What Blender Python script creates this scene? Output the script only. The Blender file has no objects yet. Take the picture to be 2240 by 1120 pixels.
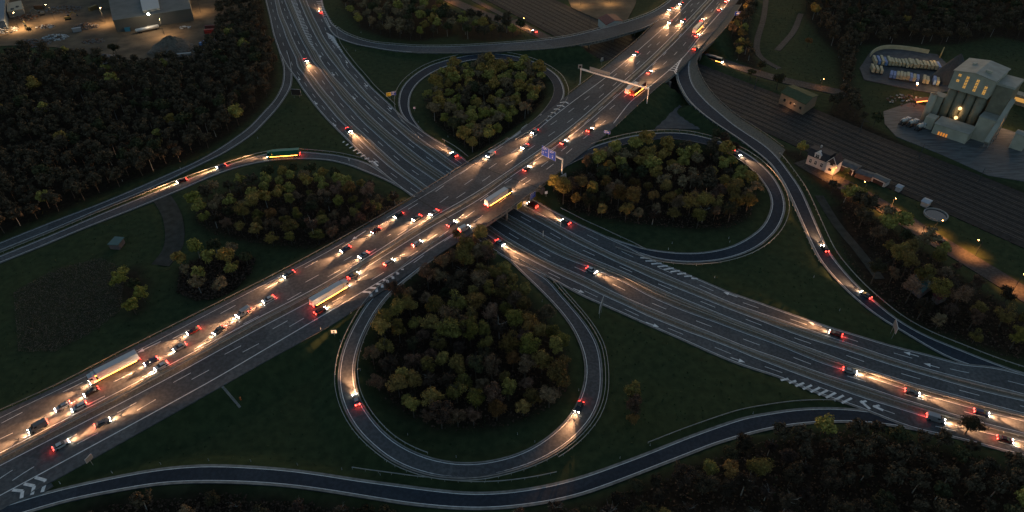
import bpy, bmesh, math, random
import numpy as np
from mathutils import Vector, Matrix
from mathutils.bvhtree import BVHTree
random.seed(7); rng = np.random.default_rng(7)
S = bpy.context.scene
COL = S.collection
R = math.radians
# ------------------------------------------------------------------ camera, sky, sun, exposure
CAM_H, PITCH, FPX, PW, PH = 180.0, R(38.5), 1500.0, 2240, 1120
cd = bpy.data.cameras.new('camera'); cam = bpy.data.objects.new('camera', cd); COL.objects.link(cam)
cam.location = (0, 0, CAM_H); cam.rotation_euler = (R(90) - PITCH, 0, 0)
cd.sensor_width = 36.0; cd.lens = 36.0 * FPX / PW; cd.clip_start = 1.0; cd.clip_end = 20000
S.camera = cam
w = bpy.data.worlds.new("World"); S.world = w; w.use_nodes = True
nt = w.node_tree; bg = nt.nodes['Background']
sky = nt.nodes.new('ShaderNodeTexSky'); sky.sky_type = 'NISHITA'; sky.sun_disc = False
SUN_EL, SUN_ROT = R(4), R(15)
sky.sun_elevation = SUN_EL; sky.sun_rotation = SUN_ROT; sky.dust_density = 2.0; sky.ozone_density = 1.6
nt.links.new(sky.outputs[0], bg.inputs[0]); bg.inputs[1].default_value = 0.12
sl = bpy.data.lights.new('sun', 'SUN'); sl.energy = 0.04; sl.angle = R(20); sl.color = (1.0, 0.96, 0.92)
so = bpy.data.objects.new('sun', sl); COL.objects.link(so); so.rotation_euler = Vector((math.sin(SUN_ROT) * math.cos(SUN_EL), math.cos(SUN_ROT) * math.cos(SUN_EL), math.sin(SUN_EL))).to_track_quat('Z', 'Y').to_euler()
S.view_settings.view_transform = 'Standard'; S.view_settings.look = 'None'
S.view_settings.exposure = 1.0; S.view_settings.gamma = 1.0
S.cycles.max_bounces = 5; S.cycles.diffuse_bounces = 2; S.cycles.sample_clamp_indirect = 3.0
# ------------------------------------------------------------------ pixels (of the photograph) to ground points
FW = Vector((0, math.cos(PITCH), -math.sin(PITCH))); UP = Vector((0, math.sin(PITCH), math.cos(PITCH))); CP = Vector((0, 0, CAM_H))
def ray(x, y): return FW * FPX + Vector((1, 0, 0)) * (x - PW / 2) - UP * (y - PH / 2)
def gp(x, y, z=0.0):
    d = ray(x, y); t = (z - CAM_H) / d.z
    return CP + d * t
def proj(P):
    d = Vector(P) - CP; k = FPX / d.dot(FW)
    return PW / 2 + d.x * k, PH / 2 - d.dot(UP) * k
def height_at(P, py):
    lo, hi = 0.0, 80.0
    for _ in range(40):
        m = (lo + hi) / 2
        if proj((P[0], P[1], P[2] + m))[1] > py: lo = m
        else: hi = m
    return lo
def ZD(x): return float(np.interp(x, [0, 450, 850, 1100, 1500], [4.5, 6, 7.2, 7.5, 8.5]))
# ------------------------------------------------------------------ materials
def lin(h): return tuple(((c / 255) / 12.92 if c / 255 < .04045 else ((c / 255 + .055) / 1.055) ** 2.4) for c in h)
MATS = {}
def mat(name, col, rough=.85, col2=None, scale=1.0, detail=6, emit=0, metal=0, spec=.3, bump=0, objrand=0, stretch=None, lo=.35, hi=.65):
    if name in MATS: return MATS[name]
    m = bpy.data.materials.new(name); m.use_nodes = True; n = m.node_tree.nodes; l = m.node_tree.links
    b = n['Principled BSDF']; b.inputs['Roughness'].default_value = rough; b.inputs['Metallic'].default_value = metal
    b.inputs['Specular IOR Level'].default_value = spec
    b.inputs['Base Color'].default_value = (*col, 1)
    out = None
    if col2 is not None:
        tc = n.new('ShaderNodeNewGeometry'); nz = n.new('ShaderNodeTexNoise'); nz.inputs['Scale'].default_value = scale; nz.inputs['Detail'].default_value = detail
        src = tc.outputs['Position']
        if stretch:
            mp = n.new('ShaderNodeMapping'); mp.inputs['Rotation'].default_value = (0, 0, stretch[0]); mp.inputs['Scale'].default_value = (stretch[1], stretch[2], 1)
            l.new(src, mp.inputs[0]); src = mp.outputs[0]
        l.new(src, nz.inputs['Vector'])
        cr = n.new('ShaderNodeValToRGB'); cr.color_ramp.elements[0].position = lo; cr.color_ramp.elements[1].position = hi
        cr.color_ramp.elements[0].color = (*col, 1); cr.color_ramp.elements[1].color = (*col2, 1)
        l.new(nz.outputs[0], cr.inputs[0]); out = cr.outputs[0]
    if objrand:
        oi = n.new('ShaderNodeObjectInfo'); hs = n.new('ShaderNodeHueSaturation')
        mr = n.new('ShaderNodeMapRange'); mr.inputs[3].default_value = .5 - objrand * .06; mr.inputs[4].default_value = .5 + objrand * .04
        mv = n.new('ShaderNodeMapRange'); mv.inputs[3].default_value = 1 - .45 * objrand; mv.inputs[4].default_value = 1 + .45 * objrand
        ml = n.new('ShaderNodeMath'); ml.operation = 'MULTIPLY'; ml.inputs[1].default_value = 7.31; fr = n.new('ShaderNodeMath'); fr.operation = 'FRACT'
        l.new(oi.outputs['Random'], mr.inputs[0]); l.new(oi.outputs['Random'], ml.inputs[0]); l.new(ml.outputs[0], fr.inputs[0]); l.new(fr.outputs[0], mv.inputs[0])
        l.new(mr.outputs[0], hs.inputs['Hue']); l.new(mv.outputs[0], hs.inputs['Value'])
        if out: l.new(out, hs.inputs['Color'])
        else: hs.inputs['Color'].default_value = (*col, 1)
        out = hs.outputs[0]
    if out: l.new(out, b.inputs['Base Color'])
    if emit:
        b.inputs['Emission Color'].default_value = (*col, 1); b.inputs['Emission Strength'].default_value = emit
    if bump:
        nb = n.new('ShaderNodeTexNoise'); nb.inputs['Scale'].default_value = 3; nb.inputs['Detail'].default_value = 8
        g = n.new('ShaderNodeNewGeometry'); l.new(g.outputs['Position'], nb.inputs['Vector'])
        bp = n.new('ShaderNodeBump'); bp.inputs['Strength'].default_value = bump; bp.inputs['Distance'].default_value = .4
        l.new(nb.outputs[0], bp.inputs['Height']); l.new(bp.outputs[0], b.inputs['Normal'])
    MATS[name] = m; return m
def road_mat(name, a, b2, patch):
    m = mat(name, a, rough=.85, spec=.16)
    n = m.node_tree.nodes; l = m.node_tree.links; b = n['Principled BSDF']
    g = n.new('ShaderNodeNewGeometry')
    def nz(s, d, rot=0, sx=1, sy=1):
        mp = n.new('ShaderNodeMapping'); mp.inputs['Rotation'].default_value = (0, 0, rot); mp.inputs['Scale'].default_value = (sx, sy, 1)
        l.new(g.outputs['Position'], mp.inputs[0]); t = n.new('ShaderNodeTexNoise'); t.inputs['Scale'].default_value = s; t.inputs['Detail'].default_value = d
        l.new(mp.outputs[0], t.inputs['Vector']); return t.outputs[0]
    cr = n.new('ShaderNodeValToRGB'); cr.color_ramp.elements[0].position = .3; cr.color_ramp.elements[1].position = .7
    cr.color_ramp.elements[0].color = (*a, 1); cr.color_ramp.elements[1].color = (*b2, 1); l.new(nz(.035, 5), cr.inputs[0])
    cr2 = n.new('ShaderNodeValToRGB'); cr2.color_ramp.elements[0].position = .42; cr2.color_ramp.elements[1].position = .6
    cr2.color_ramp.elements[0].color = (patch, patch, patch, 1); cr2.color_ramp.elements[1].color = (1.12, 1.12, 1.12, 1); l.new(nz(.9, 8), cr2.inputs[0])
    mx = n.new('ShaderNodeMixRGB'); mx.blend_type = 'MULTIPLY'; mx.inputs[0].default_value = 1; l.new(cr.outputs[0], mx.inputs[1]); l.new(cr2.outputs[0], mx.inputs[2])
    cr3 = n.new('ShaderNodeValToRGB'); cr3.color_ramp.interpolation = 'CONSTANT'; cr3.color_ramp.elements[0].color = (.86, .86, .87, 1); cr3.color_ramp.elements[1].position = .5; cr3.color_ramp.elements[1].color = (1.06, 1.06, 1.05, 1)
    e3 = cr3.color_ramp.elements.new(.6); e3.color = (.95, .95, .95, 1); l.new(nz(.022, 1), cr3.inputs[0])
    mx2 = n.new('ShaderNodeMixRGB'); mx2.blend_type = 'MULTIPLY'; mx2.inputs[0].default_value = 1; l.new(mx.outputs[0], mx2.inputs[1]); l.new(cr3.outputs[0], mx2.inputs[2])
    l.new(mx2.outputs[0], b.inputs['Base Color']); return m
M_ASPH = road_mat('asphalt', (.072, .077, .082), (.108, .112, .115), .80)
M_NEW = road_mat('new_asphalt', (.026, .036, .05), (.036, .047, .062), .85)
M_STREET = road_mat('street_asphalt', (.06, .056, .052), (.085, .078, .072), .7)
M_WHITE = mat('road_paint', (.80, .81, .80), .6, (.58, .59, .58), .8)
M_GUT = mat('gutter_concrete', (.15, .147, .135), .85, (.26, .255, .235), .5)
M_VERGE = mat('verge_gravel', (.085, .08, .065), .95, (.17, .155, .125), 1.3, lo=.3, hi=.7)
M_CONC = mat('concrete', (.22, .215, .20), .85, (.32, .31, .29), .6)
M_STEEL = mat('galvanised_steel', (.36, .37, .36), .5, (.26, .27, .26), .7, metal=.3)
M_DARKSTEEL = mat('dark_steel', (.05, .055, .06), .6)
M_BALLAST = mat('ballast', (.022, .019, .017), .95, (.042, .036, .031), .5)
M_RAIL = mat('rail_steel', (.13, .115, .105), .5, metal=.3)
M_TYRE = mat('tyre_rubber', (.015, .015, .016), .8)
M_GLASS = mat('car_glass', (.012, .015, .02), .12, spec=.6)
M_BARK = mat('bark', (.05, .042, .032), .95, (.09, .078, .062), 2.0)
M_PALEBARK = mat('pale_bark', (.20, .19, .17), .9, (.32, .30, .27), 2.0)
# ------------------------------------------------------------------ object helpers
def tag(o, label=None, cat=None, group=None, kind=None):
    if label: o['label'] = label
    if cat: o['category'] = cat
    if group: o['group'] = group
    if kind: o['kind'] = kind
    return o
def empty(name, loc=(0, 0, 0), rz=0.0):
    o = bpy.data.objects.new(name, None); COL.objects.link(o); o.location = loc; o.rotation_euler = (0, 0, rz); o.empty_display_size = .5; return o
def mesh_obj(name, verts, faces, m, parent=None, mats=None, smooth=False):
    me = bpy.data.meshes.new(name); me.from_pydata([tuple(v) for v in verts], [], faces); me.update()
    o = bpy.data.objects.new(name, me); COL.objects.link(o)
    for mm in (m if isinstance(m, (list, tuple)) else [m]): me.materials.append(mm)
    if mats is not None: me.polygons.foreach_set('material_index', mats)
    if smooth: me.polygons.foreach_set('use_smooth', [True] * len(faces))
    if parent: o.parent = parent
    return o
class MB:
    def __init__(s): s.v = []; s.f = []; s.m = []; s.M = Matrix.Identity(4)
    def add(s, vs, fs, mi=0):
        b = len(s.v); s.v += [s.M @ Vector(v) for v in vs]; s.f += [tuple(i + b for i in f) for f in fs]; s.m += [mi] * len(fs)
    def box(s, c, d, mi=0, top=(1, 1), shift=(0, 0)):
        x, y, z = c; a, b2, h = d[0] / 2, d[1] / 2, d[2] / 2; t, u = top; sx, sy = shift
        vs = [(x - a, y - b2, z - h), (x + a, y - b2, z - h), (x + a, y + b2, z - h), (x - a, y + b2, z - h),
              (x - a * t + sx, y - b2 * u + sy, z + h), (x + a * t + sx, y - b2 * u + sy, z + h), (x + a * t + sx, y + b2 * u + sy, z + h), (x - a * t + sx, y + b2 * u + sy, z + h)]
        s.add(vs, [(3, 2, 1, 0), (4, 5, 6, 7), (0, 1, 5, 4), (1, 2, 6, 5), (2, 3, 7, 6), (3, 0, 4, 7)], mi)
    def tube(s, p, q, r1, r2=None, n=8, mi=0):
        p = Vector(p); q = Vector(q); r2 = r1 if r2 is None else r2; d = (q - p).normalized()
        a = d.orthogonal().normalized(); b2 = d.cross(a); vs = []
        for k in range(n):
            t = 2 * math.pi * k / n; e = a * math.cos(t) + b2 * math.sin(t); vs += [p + e * r1, q + e * r2]
        fs = [(2 * k, 2 * ((k + 1) % n), 2 * ((k + 1) % n) + 1, 2 * k + 1) for k in range(n)]
        fs += [tuple(2 * k for k in range(n))[::-1], tuple(2 * k + 1 for k in range(n))]
        s.add(vs, fs, mi)
    def prism(s, poly, y0, y1, mi=0):      # poly in x,z swept along y
        n = len(poly); vs = [(x, y0, z) for x, z in poly] + [(x, y1, z) for x, z in poly]
        s.add(vs, [tuple(range(n)), tuple(range(2 * n - 1, n - 1, -1))] + [(i, i + n, (i + 1) % n + n, (i + 1) % n) for i in range(n)], mi)
    def build(s, name, m, parent=None, smooth=False):
        return mesh_obj(name, s.v, s.f, m, parent, s.m, smooth)
def copy_tree(o, parent=None):
    c = o.copy(); COL.objects.link(c)
    if parent: c.parent = parent
    for ch in list(o.children): copy_tree(ch, c)
    return c
# ------------------------------------------------------------------ polylines
def smooth_resample(P, step=2.5, sig=3.5):
    P = np.array(P, float)
    # Catmull-Rom
    Q = [P[0] * 2 - P[1]] + list(P) + [P[-1] * 2 - P[-2]]; out = []
    for i in range(1, len(Q) - 2):
        a, b, c, d = Q[i - 1], Q[i], Q[i + 1], Q[i + 2]; n = max(2, int(np.linalg.norm(c - b) / 1.2))
        ta = (c - a) / max(np.linalg.norm(c - b) + np.linalg.norm(b - a), 1e-6) * np.linalg.norm(c - b)
        tb = (d - b) / max(np.linalg.norm(d - c) + np.linalg.norm(c - b), 1e-6) * np.linalg.norm(c - b)
        for k in range(n):
            t = k / n; t2 = t * t; t3 = t2 * t
            out.append((2 * t3 - 3 * t2 + 1) * b + (t3 - 2 * t2 + t) * ta + (-2 * t3 + 3 * t2) * c + (t3 - t2) * tb)
    out.append(P[-1]); out = np.array(out)
    s = np.r_[0, np.cumsum(np.linalg.norm(np.diff(out, axis=0), axis=1))]
    n = max(2, int(round(s[-1] / 1.0)) + 1); u = np.linspace(0, s[-1], n)
    out = np.stack([np.interp(u, s, out[:, k]) for k in range(3)], 1)
    if sig > 0 and n > 8:
        r = int(min(3 * sig, n // 2 - 1)); ker = np.exp(-.5 * (np.arange(-r, r + 1) / sig) ** 2); ker /= ker.sum()
        ext = np.concatenate([2 * out[0] - out[r:0:-1], out, 2 * out[-1] - out[-2:-r - 2:-1]])
        out = np.stack([np.convolve(ext[:, k], ker, 'valid') for k in range(3)], 1)
    n = max(2, int(round(s[-1] / step)) + 1); u2 = np.linspace(0, s[-1], n)
    return np.stack([np.interp(u2, u, out[:, k]) for k in range(3)], 1)
def PT(pts, z=0.0):
    """photo pixels -> world polyline; z: number, 'D', or list of heights spread along the line"""
    L = [0.0]
    for a, b in zip(pts, pts[1:]): L.append(L[-1] + (gp(*a) - gp(*b)).length)
    o = []
    for i, (x, y) in enumerate(pts):
        if z == 'D': h = ZD(x)
        elif isinstance(z, (list, tuple)): h = float(np.interp(L[i] / L[-1], np.linspace(0, 1, len(z)), z))
        else: h = z
        o.append(gp(x, y, h))
    return [tuple(p) for p in o]
def line_at(L, t):
    s = np.r_[0, np.cumsum(np.linalg.norm(np.diff(L, axis=0), axis=1))]; u = np.clip(t, 0, 1) * s[-1]
    return np.stack([np.interp(u, s, L[:, k]) for k in range(3)], -1)
def length(L): return float(np.linalg.norm(np.diff(L, axis=0), axis=1).sum())
def offset(L, d):
    T = np.gradient(L, axis=0); N = np.stack([-T[:, 1], T[:, 0], T[:, 0] * 0], 1); N /= np.linalg.norm(N, axis=1)[:, None] + 1e-9
    return L + N * d
RAST = []           # (points, elevates) to shape the terrain
ROADV, ROADF = [], []
def ribbon(name, A, B, m, dz=0.0, skirt=.5, rast=True, step=2.5, bridge=None, kind='structure', parent=None, bvh=True):
    n = max(2, int(max(length(A), length(B)) / step)); t = np.linspace(0, 1, n)
    a = line_at(A, t).copy(); b = line_at(B, t).copy(); a[:, 2] += dz; b[:, 2] += dz
    v = []; f = []
    for i in range(n): v += [a[i], b[i]]
    for i in range(n - 1): f.append((2 * i, 2 * i + 1, 2 * i + 3, 2 * i + 2))
    e = f[0]; va = [Vector(v[k]) for k in e[:3]]
    if (va[1] - va[0]).cross(va[2] - va[1]).z < 0: f = [q[::-1] for q in f]
    if skirt:
        k0 = len(v)
        for i in range(n): v += [a[i] - [0, 0, skirt], b[i] - [0, 0, skirt]]
        for i in range(n - 1):
            f.append((2 * i, 2 * i + 2, k0 + 2 * i + 2, k0 + 2 * i)); f.append((2 * i + 1, k0 + 2 * i + 1, k0 + 2 * i + 3, 2 * i + 3))
    o = mesh_obj(name, v, f, m, parent)
    if kind: o['kind'] = kind
    if bvh:
        b0 = len(ROADV); ROADV.extend([tuple(x) for x in v]); ROADF.extend([tuple(i + b0 for i in q) for q in f[:n - 1]])
    if rast:
        for i in range(0, n - 1):
            wdt = np.linalg.norm(a[i] - b[i]); k = max(2, int(wdt / .7)); u = np.linspace(0, 1, k)[:, None]
            for q in (0, .33, .66):
                aa = a[i] * (1 - q) + a[i + 1] * q; bb = b[i] * (1 - q) + b[i + 1] * q
                RAST.append((aa * (1 - u) + bb * u, bridge))
    return o
MARK = MB(); GUT = MB()
def stripe(mb, L, wd, dz=.05, dash=None, start=0.0):
    tot = length(L); segs = [(0, tot)]
    if dash: segs = [(s, min(s + dash[0], tot)) for s in np.arange(start, tot, dash[0] + dash[1])]
    for s0, s1 in segs:
        if s1 - s0 < .5: continue
        n = max(2, int((s1 - s0) / 3) + 1); P = line_at(L, np.linspace(s0, s1, n) / tot)
        T = np.gradient(P, axis=0); N = np.stack([-T[:, 1], T[:, 0]], 1); N /= np.linalg.norm(N, axis=1)[:, None] + 1e-9
        v = []
        for i in range(n):
            v += [(P[i, 0] + N[i, 0] * wd / 2, P[i, 1] + N[i, 1] * wd / 2, P[i, 2] + dz), (P[i, 0] - N[i, 0] * wd / 2, P[i, 1] - N[i, 1] * wd / 2, P[i, 2] + dz)]
        mb.add(v, [(2 * i, 2 * i + 1, 2 * i + 3, 2 * i + 2) for i in range(n - 1)])
def seg(a, b, wd, dz=.05):
    stripe(MARK, np.array([tuple(a), tuple(b)], float), wd, dz)
def ladder(A, B, n, wd=.6, dz=.06, apex=0.0, t0=0.0, t1=1.0, slant=0.0):
    A = np.array(A, float); B = np.array(B, float)
    for i in range(n):
        t = t0 + (t1 - t0) * (i + .5) / n; a = line_at(A, np.array([t]))[0]; b = line_at(B, np.array([min(1, max(0, t + slant))]))[0]
        if apex:
            T = line_at(A, np.array([min(1, t + .02)]))[0] - line_at(A, np.array([max(0, t - .02)]))[0]; T /= np.linalg.norm(T) + 1e-9
            c = (a + b) / 2 + T * apex * np.linalg.norm(a - b); seg(a, c, wd, dz); seg(c, b, wd, dz)
        else: seg(a, b, wd, dz)
def SM(pts, z=0.0, sig=3.5): return smooth_resample(PT(pts, z), sig=sig)
# ------------------------------------------------------------------ traced road edges (photo pixels)
b0 = [(578,-14),(580,0),(589,37),(597,74),(606,102),(614,122),(630,150),(643,167),(650,177),(659,192),(675,214),(692,236),(710,257),(719,267),(740,288),(761,309),(779,327),(800,348),(824,369),(852,393),(887,420),(930,452),(1000,500),(1061,536),(1116,572),(1165,592),(1215,616),(1270,647),(1325,671),(1412,710),(1495,746),(1552,772),(1620,800),(1680,819),(1707,827),(1755,849),(1827,876),(1880,894),(1940,918),(2005,942),(2080,957),(2137,972),(2192,987),(2240,999),(2300,1015)]
b1 = [(601,-14),(604,0),(611,32),(620,55),(630,84),(640,106),(651,129),(654,145),(669,164),(681,182),(697,204),(712,222),(731,245),(748,264),(780,294),(804,318),(829,341),(853,362),(877,380),(901,397),(925,415),(990,455),(1061,506),(1079,518),(1109,538),(1145,557),(1181,575),(1216,593),(1243,606),(1270,618),(1332,648),(1380,669),(1407,683),(1451,701),(1496,719),(1541,735),(1600,757),(1640,774),(1694,795),(1774,825),(1827,844),(1894,868),(1948,884),(1999,900),(2069,921),(2122,934),(2180,948),(2240,962),(2300,978)]
b2 = [(603,-14),(606,0),(615,32),(625,55),(637,84),(647,106),(656,122),(666,145),(681,166),(694,184),(711,206),(727,224),(752,255),(764,268),(796,297),(820,320),(844,342),(868,363),(892,382),(912,396),(932,411),(1000,450),(1062,492),(1074,499),(1100,518),(1136,539),(1172,560),(1207,578),(1243,594),(1279,610),(1340,642),(1380,660),(1425,679),(1469,697),(1514,715),(1567,736),(1605,752),(1640,766),(1720,793),(1801,822),(1881,846),(1961,873),(2042,897),(2100,915),(2149,929),(2240,952),(2300,968)]
b3 = [(622,-14),(625,0),(635,25),(647,54),(661,85),(676,112),(687,133),(706,155),(719,174),(737,197),(750,215),(769,235),(796,265),(829,295),(861,324),(893,351),(925,373),(956,394),(1010,430),(1080,476),(1098,486),(1145,514),(1199,543),(1234,561),(1288,581),(1324,596),(1370,616),(1416,642),(1451,658),(1505,680),(1559,699),(1612,719),(1659,736),(1694,748),(1760,775),(1806,794),(1870,812),(1935,832),(1965,843),(2055,869),(2150,895),(2240,917),(2300,932)]
b4 = [(631,-14),(635,0),(645,24),(657,55),(667,77),(676,94),(689,112),(702,137),(725,167),(744,187),(762,207),(787,234),(820,267),(853,296),(878,315),(909,340),(941,364),(970,383),(1030,424),(1090,460),(1113,474),(1145,491),(1181,513),(1216,532),(1270,559),(1324,581),(1377,604),(1434,631),(1487,654),(1541,676),(1601,701),(1657,722),(1720,747),(1801,776),(1881,806),(1961,832),(2042,855),(2149,884),(2240,908),(2300,923)]
b5 = [(652,-14),(657,0),(669,29),(682,57),(695,82),(710,107),(724,128),(739,146),(761,174),(784,200),(806,222),(837,251),(869,279),(904,309),(941,336),(986,369),(1050,408),(1110,444),(1134,458),(1163,474),(1199,493),(1234,513),(1270,532),(1306,549),(1341,566),(1377,582),(1434,608),(1487,629),(1532,647),(1594,672),(1666,699),(1720,720),(1774,739),(1854,763),(1935,790),(2042,822),(2149,852),(2240,873),(2300,888)]
b6 = [(661,-14),(667,0),(680,31),(694,59),(707,85),(724,110),(738,128),(750,149),(775,177),(800,206),(825,231),(850,252),(877,274),(909,299),(949,328),(981,352),(1004,367),(1060,400),(1120,438),(1143,451),(1181,471),(1216,493),(1252,513),(1288,532),(1341,558),(1377,573),(1434,595),(1487,618),(1532,636),(1594,664),(1666,689),(1720,707),(1801,736),(1881,763),(1961,790),(2069,822),(2176,849),(2240,866),(2300,881)]
b7 = [(700,-14),(705,0),(710,19),(719,36),(728,60),(733,80),(739,97),(749,112),(765,133),(775,146),(794,167),(812,189),(831,207),(850,224),(872,246),(895,266),(917,280),(933,292),(957,307),(981,320),(1005,337),(1023,353),(1090,394),(1150,426),(1174,438),(1199,454),(1234,472),(1270,491),(1306,507),(1341,524),(1377,540),(1405,556),(1428,567),(1451,577),(1487,592),(1532,611),(1567,626),(1603,641),(1648,656),(1684,669),(1737,688),(1780,702),(1801,710),(1881,734),(1961,758),(2015,771),(2047,779),(2100,795),(2167,800),(2240,818),(2300,832)]
nw_l = [(604,95),(608,108),(613,125),(619,147),(619,170),(616,187),(607,206),(597,222),(580,240),(560,262),(542,280),(515,300),(475,327),(425,355),(375,377),(312,405),(225,442),(125,480),(0,530),(-60,554)]
nw_r = [(630,110),(636,130),(640,150),(640,166),(639,182),(635,195),(625,212),(612,231),(600,246),(585,262),(560,288),(535,307),(487,337),(425,367),(375,392),(310,421),(225,456),(125,499),(0,549),(-60,573)]
wl_u = [(925,444),(880,410),(850,386),(822,366),(797,353),(772,346),(735,338),(705,335),(660,331),(610,331),(560,341),(525,351),(475,368),(410,391),(370,406),(300,435),(212,471),(125,508),(0,559),(-60,583)]
wl_l = [(950,462),(905,431),(882,416),(852,399),(829,388),(804,378),(772,365),(735,354),(700,349),(672,348),(622,349),(560,357),(487,377),(397,415),(300,455),(185,500),(90,540),(0,576),(-60,602)]
s_in = [(1075,540),(1116,573),(1145,601),(1170,625),(1195,650),(1220,677),(1240,702),(1255,725),(1267,752),(1275,775),(1279,800),(1279,825),(1276,842),(1267,870),(1250,902),(1227,930),(1195,957),(1157,981),(1120,996),(1097,1002),(1047,1011),(997,1011),(947,1002),(897,983),(860,961),(830,933),(802,897),(785,865),(779,840),(776,810),(780,780),(792,742),(810,705),(830,672),(860,637),(910,596),(955,560),(1000,530)]
s_out = [(1130,570),(1165,590),(1201,611),(1220,635),(1240,657),(1260,680),(1282,707),(1300,735),(1312,762),(1317,790),(1319,820),(1319,840),(1315,872),(1300,910),(1275,943),(1240,975),(1200,1000),(1157,1020),(1120,1031),(1072,1043),(1022,1048),(960,1045),(910,1033),(860,1012),(822,984),(785,949),(760,912),(745,876),(738,840),(739,810),(745,775),(760,735),(780,697),(810,652),(860,607),(887,584),(930,550),(980,515)]
n_out = [(925,300),(900,275),(880,254),(872,235),(871,218),(877,195),(897,170),(935,145),(980,130),(1035,119),(1085,117),(1120,121),(1157,130),(1195,147),(1220,165),(1232,185),(1236,205),(1228,224),(1200,249),(1165,277),(1120,304)]
n_in = [(960,312),(933,293),(917,276),(904,258),(897,240),(896,222),(902,200),(922,175),(960,152),(1010,136),(1060,129),(1120,131),(1157,141),(1185,155),(1205,175),(1212,195),(1207,215),(1192,237),(1170,260),(1145,279),(1110,305),(1065,334)]
e_in = [(1185,402),(1210,384),(1232,368),(1280,343),(1320,328),(1370,315),(1420,306),(1470,303),(1520,310),(1565,322),(1605,341),(1647,373),(1667,397),(1680,418),(1687,442),(1680,472),(1665,497),(1635,520),(1595,540),(1541,551),(1505,553),(1460,550),(1416,544),(1377,533),(1330,517)]
e_out = [(1225,366),(1255,344),(1284,325),(1320,312),(1370,299),(1420,291),(1470,289),(1510,292),(1545,300),(1570,307),(1607,321),(1645,342),(1682,374),(1700,397),(1715,427),(1719,455),(1710,487),(1695,510),(1666,536),(1639,551),(1612,561),(1576,570),(1541,574),(1505,575),(1469,572),(1439,568),(1400,556),(1350,538)]
nr_u = [(704,-10),(710,19),(719,36),(727,51),(740,62),(757,73),(788,85),(820,93),(860,97),(922,101),(1010,100),(1077,96),(1120,93),(1170,89),(1245,79),(1295,67),(1370,47),(1420,29),(1450,12),(1472,-6),(1490,-22)]
nr_l = [(690,-10),(698,10),(705,35),(716,58),(731,78),(751,88),(782,98),(810,103),(850,110),(890,114),(935,116),(1010,116),(1060,114),(1120,111),(1195,107),(1257,99),(1320,87),(1370,73),(1407,62),(1437,48),(1465,28),(1490,5),(1510,-20)]
ne_l = [(1575,10),(1545,55),(1515,98),(1490,130),(1481,150),(1480,170),(1490,195),(1507,222),(1540,252),(1575,277),(1617,305),(1650,330),(1680,354),(1700,380),(1719,412),(1742,462),(1755,492),(1785,557),(1807,589),(1835,620),(1860,645),(1892,672),(1925,697),(1955,715),(2000,742),(2035,763),(2075,784),(2137,806),(2200,820),(2300,845)]
ne_r = [(1600,10),(1578,50),(1552,82),(1530,102),(1513,128),(1509,150),(1517,185),(1545,220),(1582,252),(1610,275),(1645,298),(1680,322),(1705,347),(1730,380),(1752,412),(1772,455),(1790,497),(1817,553),(1850,595),(1880,627),(1925,667),(1967,700),(2030,735),(2105,765),(2167,790),(2240,815),(2300,832)]
ne_o = [(1622,10),(1600,45),(1578,72),(1550,100),(1528,122),(1524,140),(1532,165),(1550,195),(1582,230),(1620,260),(1647,277),(1680,299),(1718,327)]
so_u = [(-60,1128),(0,1106),(37,1094),(100,1075),(175,1057),(250,1041),(325,1027),(387,1019),(462,1015),(560,1019),(635,1025),(710,1035),(785,1047),(860,1057),(935,1067),(1010,1075),(1060,1076),(1120,1072),(1195,1060),(1270,1041),(1345,1015),(1420,987),(1495,957),(1570,930),(1632,910),(1680,902),(1730,894),(1805,890),(1880,894),(1935,903),(1992,922),(2050,940)]
so_l = [(-60,1165),(0,1142),(70,1120),(150,1097),(250,1077),(350,1061),(425,1057),(487,1057),(560,1060),(635,1066),(710,1076),(810,1092),(885,1104),(985,1114),(1060,1116),(1120,1112),(1195,1102),(1270,1085),(1345,1059),(1420,1030),(1495,1001),(1570,972),(1645,950),(1680,941),(1742,931),(1817,925),(1892,926),(1945,932),(2005,942),(2060,955)]
d0 = [(-70,932),(0,902),(140,838),(250,780),(375,717),(560,624),(682,560),(800,494),(905,432),(1027,355),(1120,299),(1180,256),(1237,212),(1290,172),(1335,137),(1390,92),(1437,47),(1475,12),(1505,-18)]
ui = [(-70,1030),(0,994),(297,840),(560,700),(700,627),(812,560),(910,497),(1035,427),(1120,371),(1235,290),(1337,203),(1420,130),(1485,66),(1548,0),(1568,-20)]
ri = [(-70,1052),(0,1016),(340,840),(560,720),(700,645),(837,560),(930,502),(1042,438),(1120,383),(1252,292),(1370,190),(1440,126),(1500,66),(1560,0),(1580,-20)]
ro = [(-70,1122),(0,1084),(90,1036),(450,840),(560,776),(782,645),(887,581),(940,545),(1000,507)]
ro2 = [(1342,270),(1365,240),(1382,220),(1420,190),(1490,130),(1520,95),(1545,62),(1580,22),(1600,-5),(1612,-22)]
re_ = [(-70,1165),(0,1116),(102,1060),(250,977),(485,845),(560,802),(660,747),(735,705),(790,668),(850,628),(905,592),(955,560),(1055,495),(1120,452),(1220,378),(1255,350),(1295,319),(1342,280),(1390,235),(1437,192),(1475,162),(1510,128),(1535,100),(1557,75),(1585,42),(1612,5),(1632,-20)]
ZS = [0,0,0,.5,1.6,3.0,4.6,6.1,7.1,7.3]; ZN = [0,0,.3,1.2,2.6,4.2,5.8,7,7.6,7.6]
ZE = [7.7,7.6,7.2,6.4,5.2,4,2.8,1.5,.5,0,0,0]; ZNR = [0,0,.4,1.4,3,5,6.5,7.5,8.2,8.5,8.5]
ZNE = [8.5,8.5,8.3,7.8,7,5.9,4.5,3,1.6,.5,0,0,0,0]; ZSO = [4.5,4.4,4,3.3,2.3,1.3,.5,0,0,0,0,0]
L = {}
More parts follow.
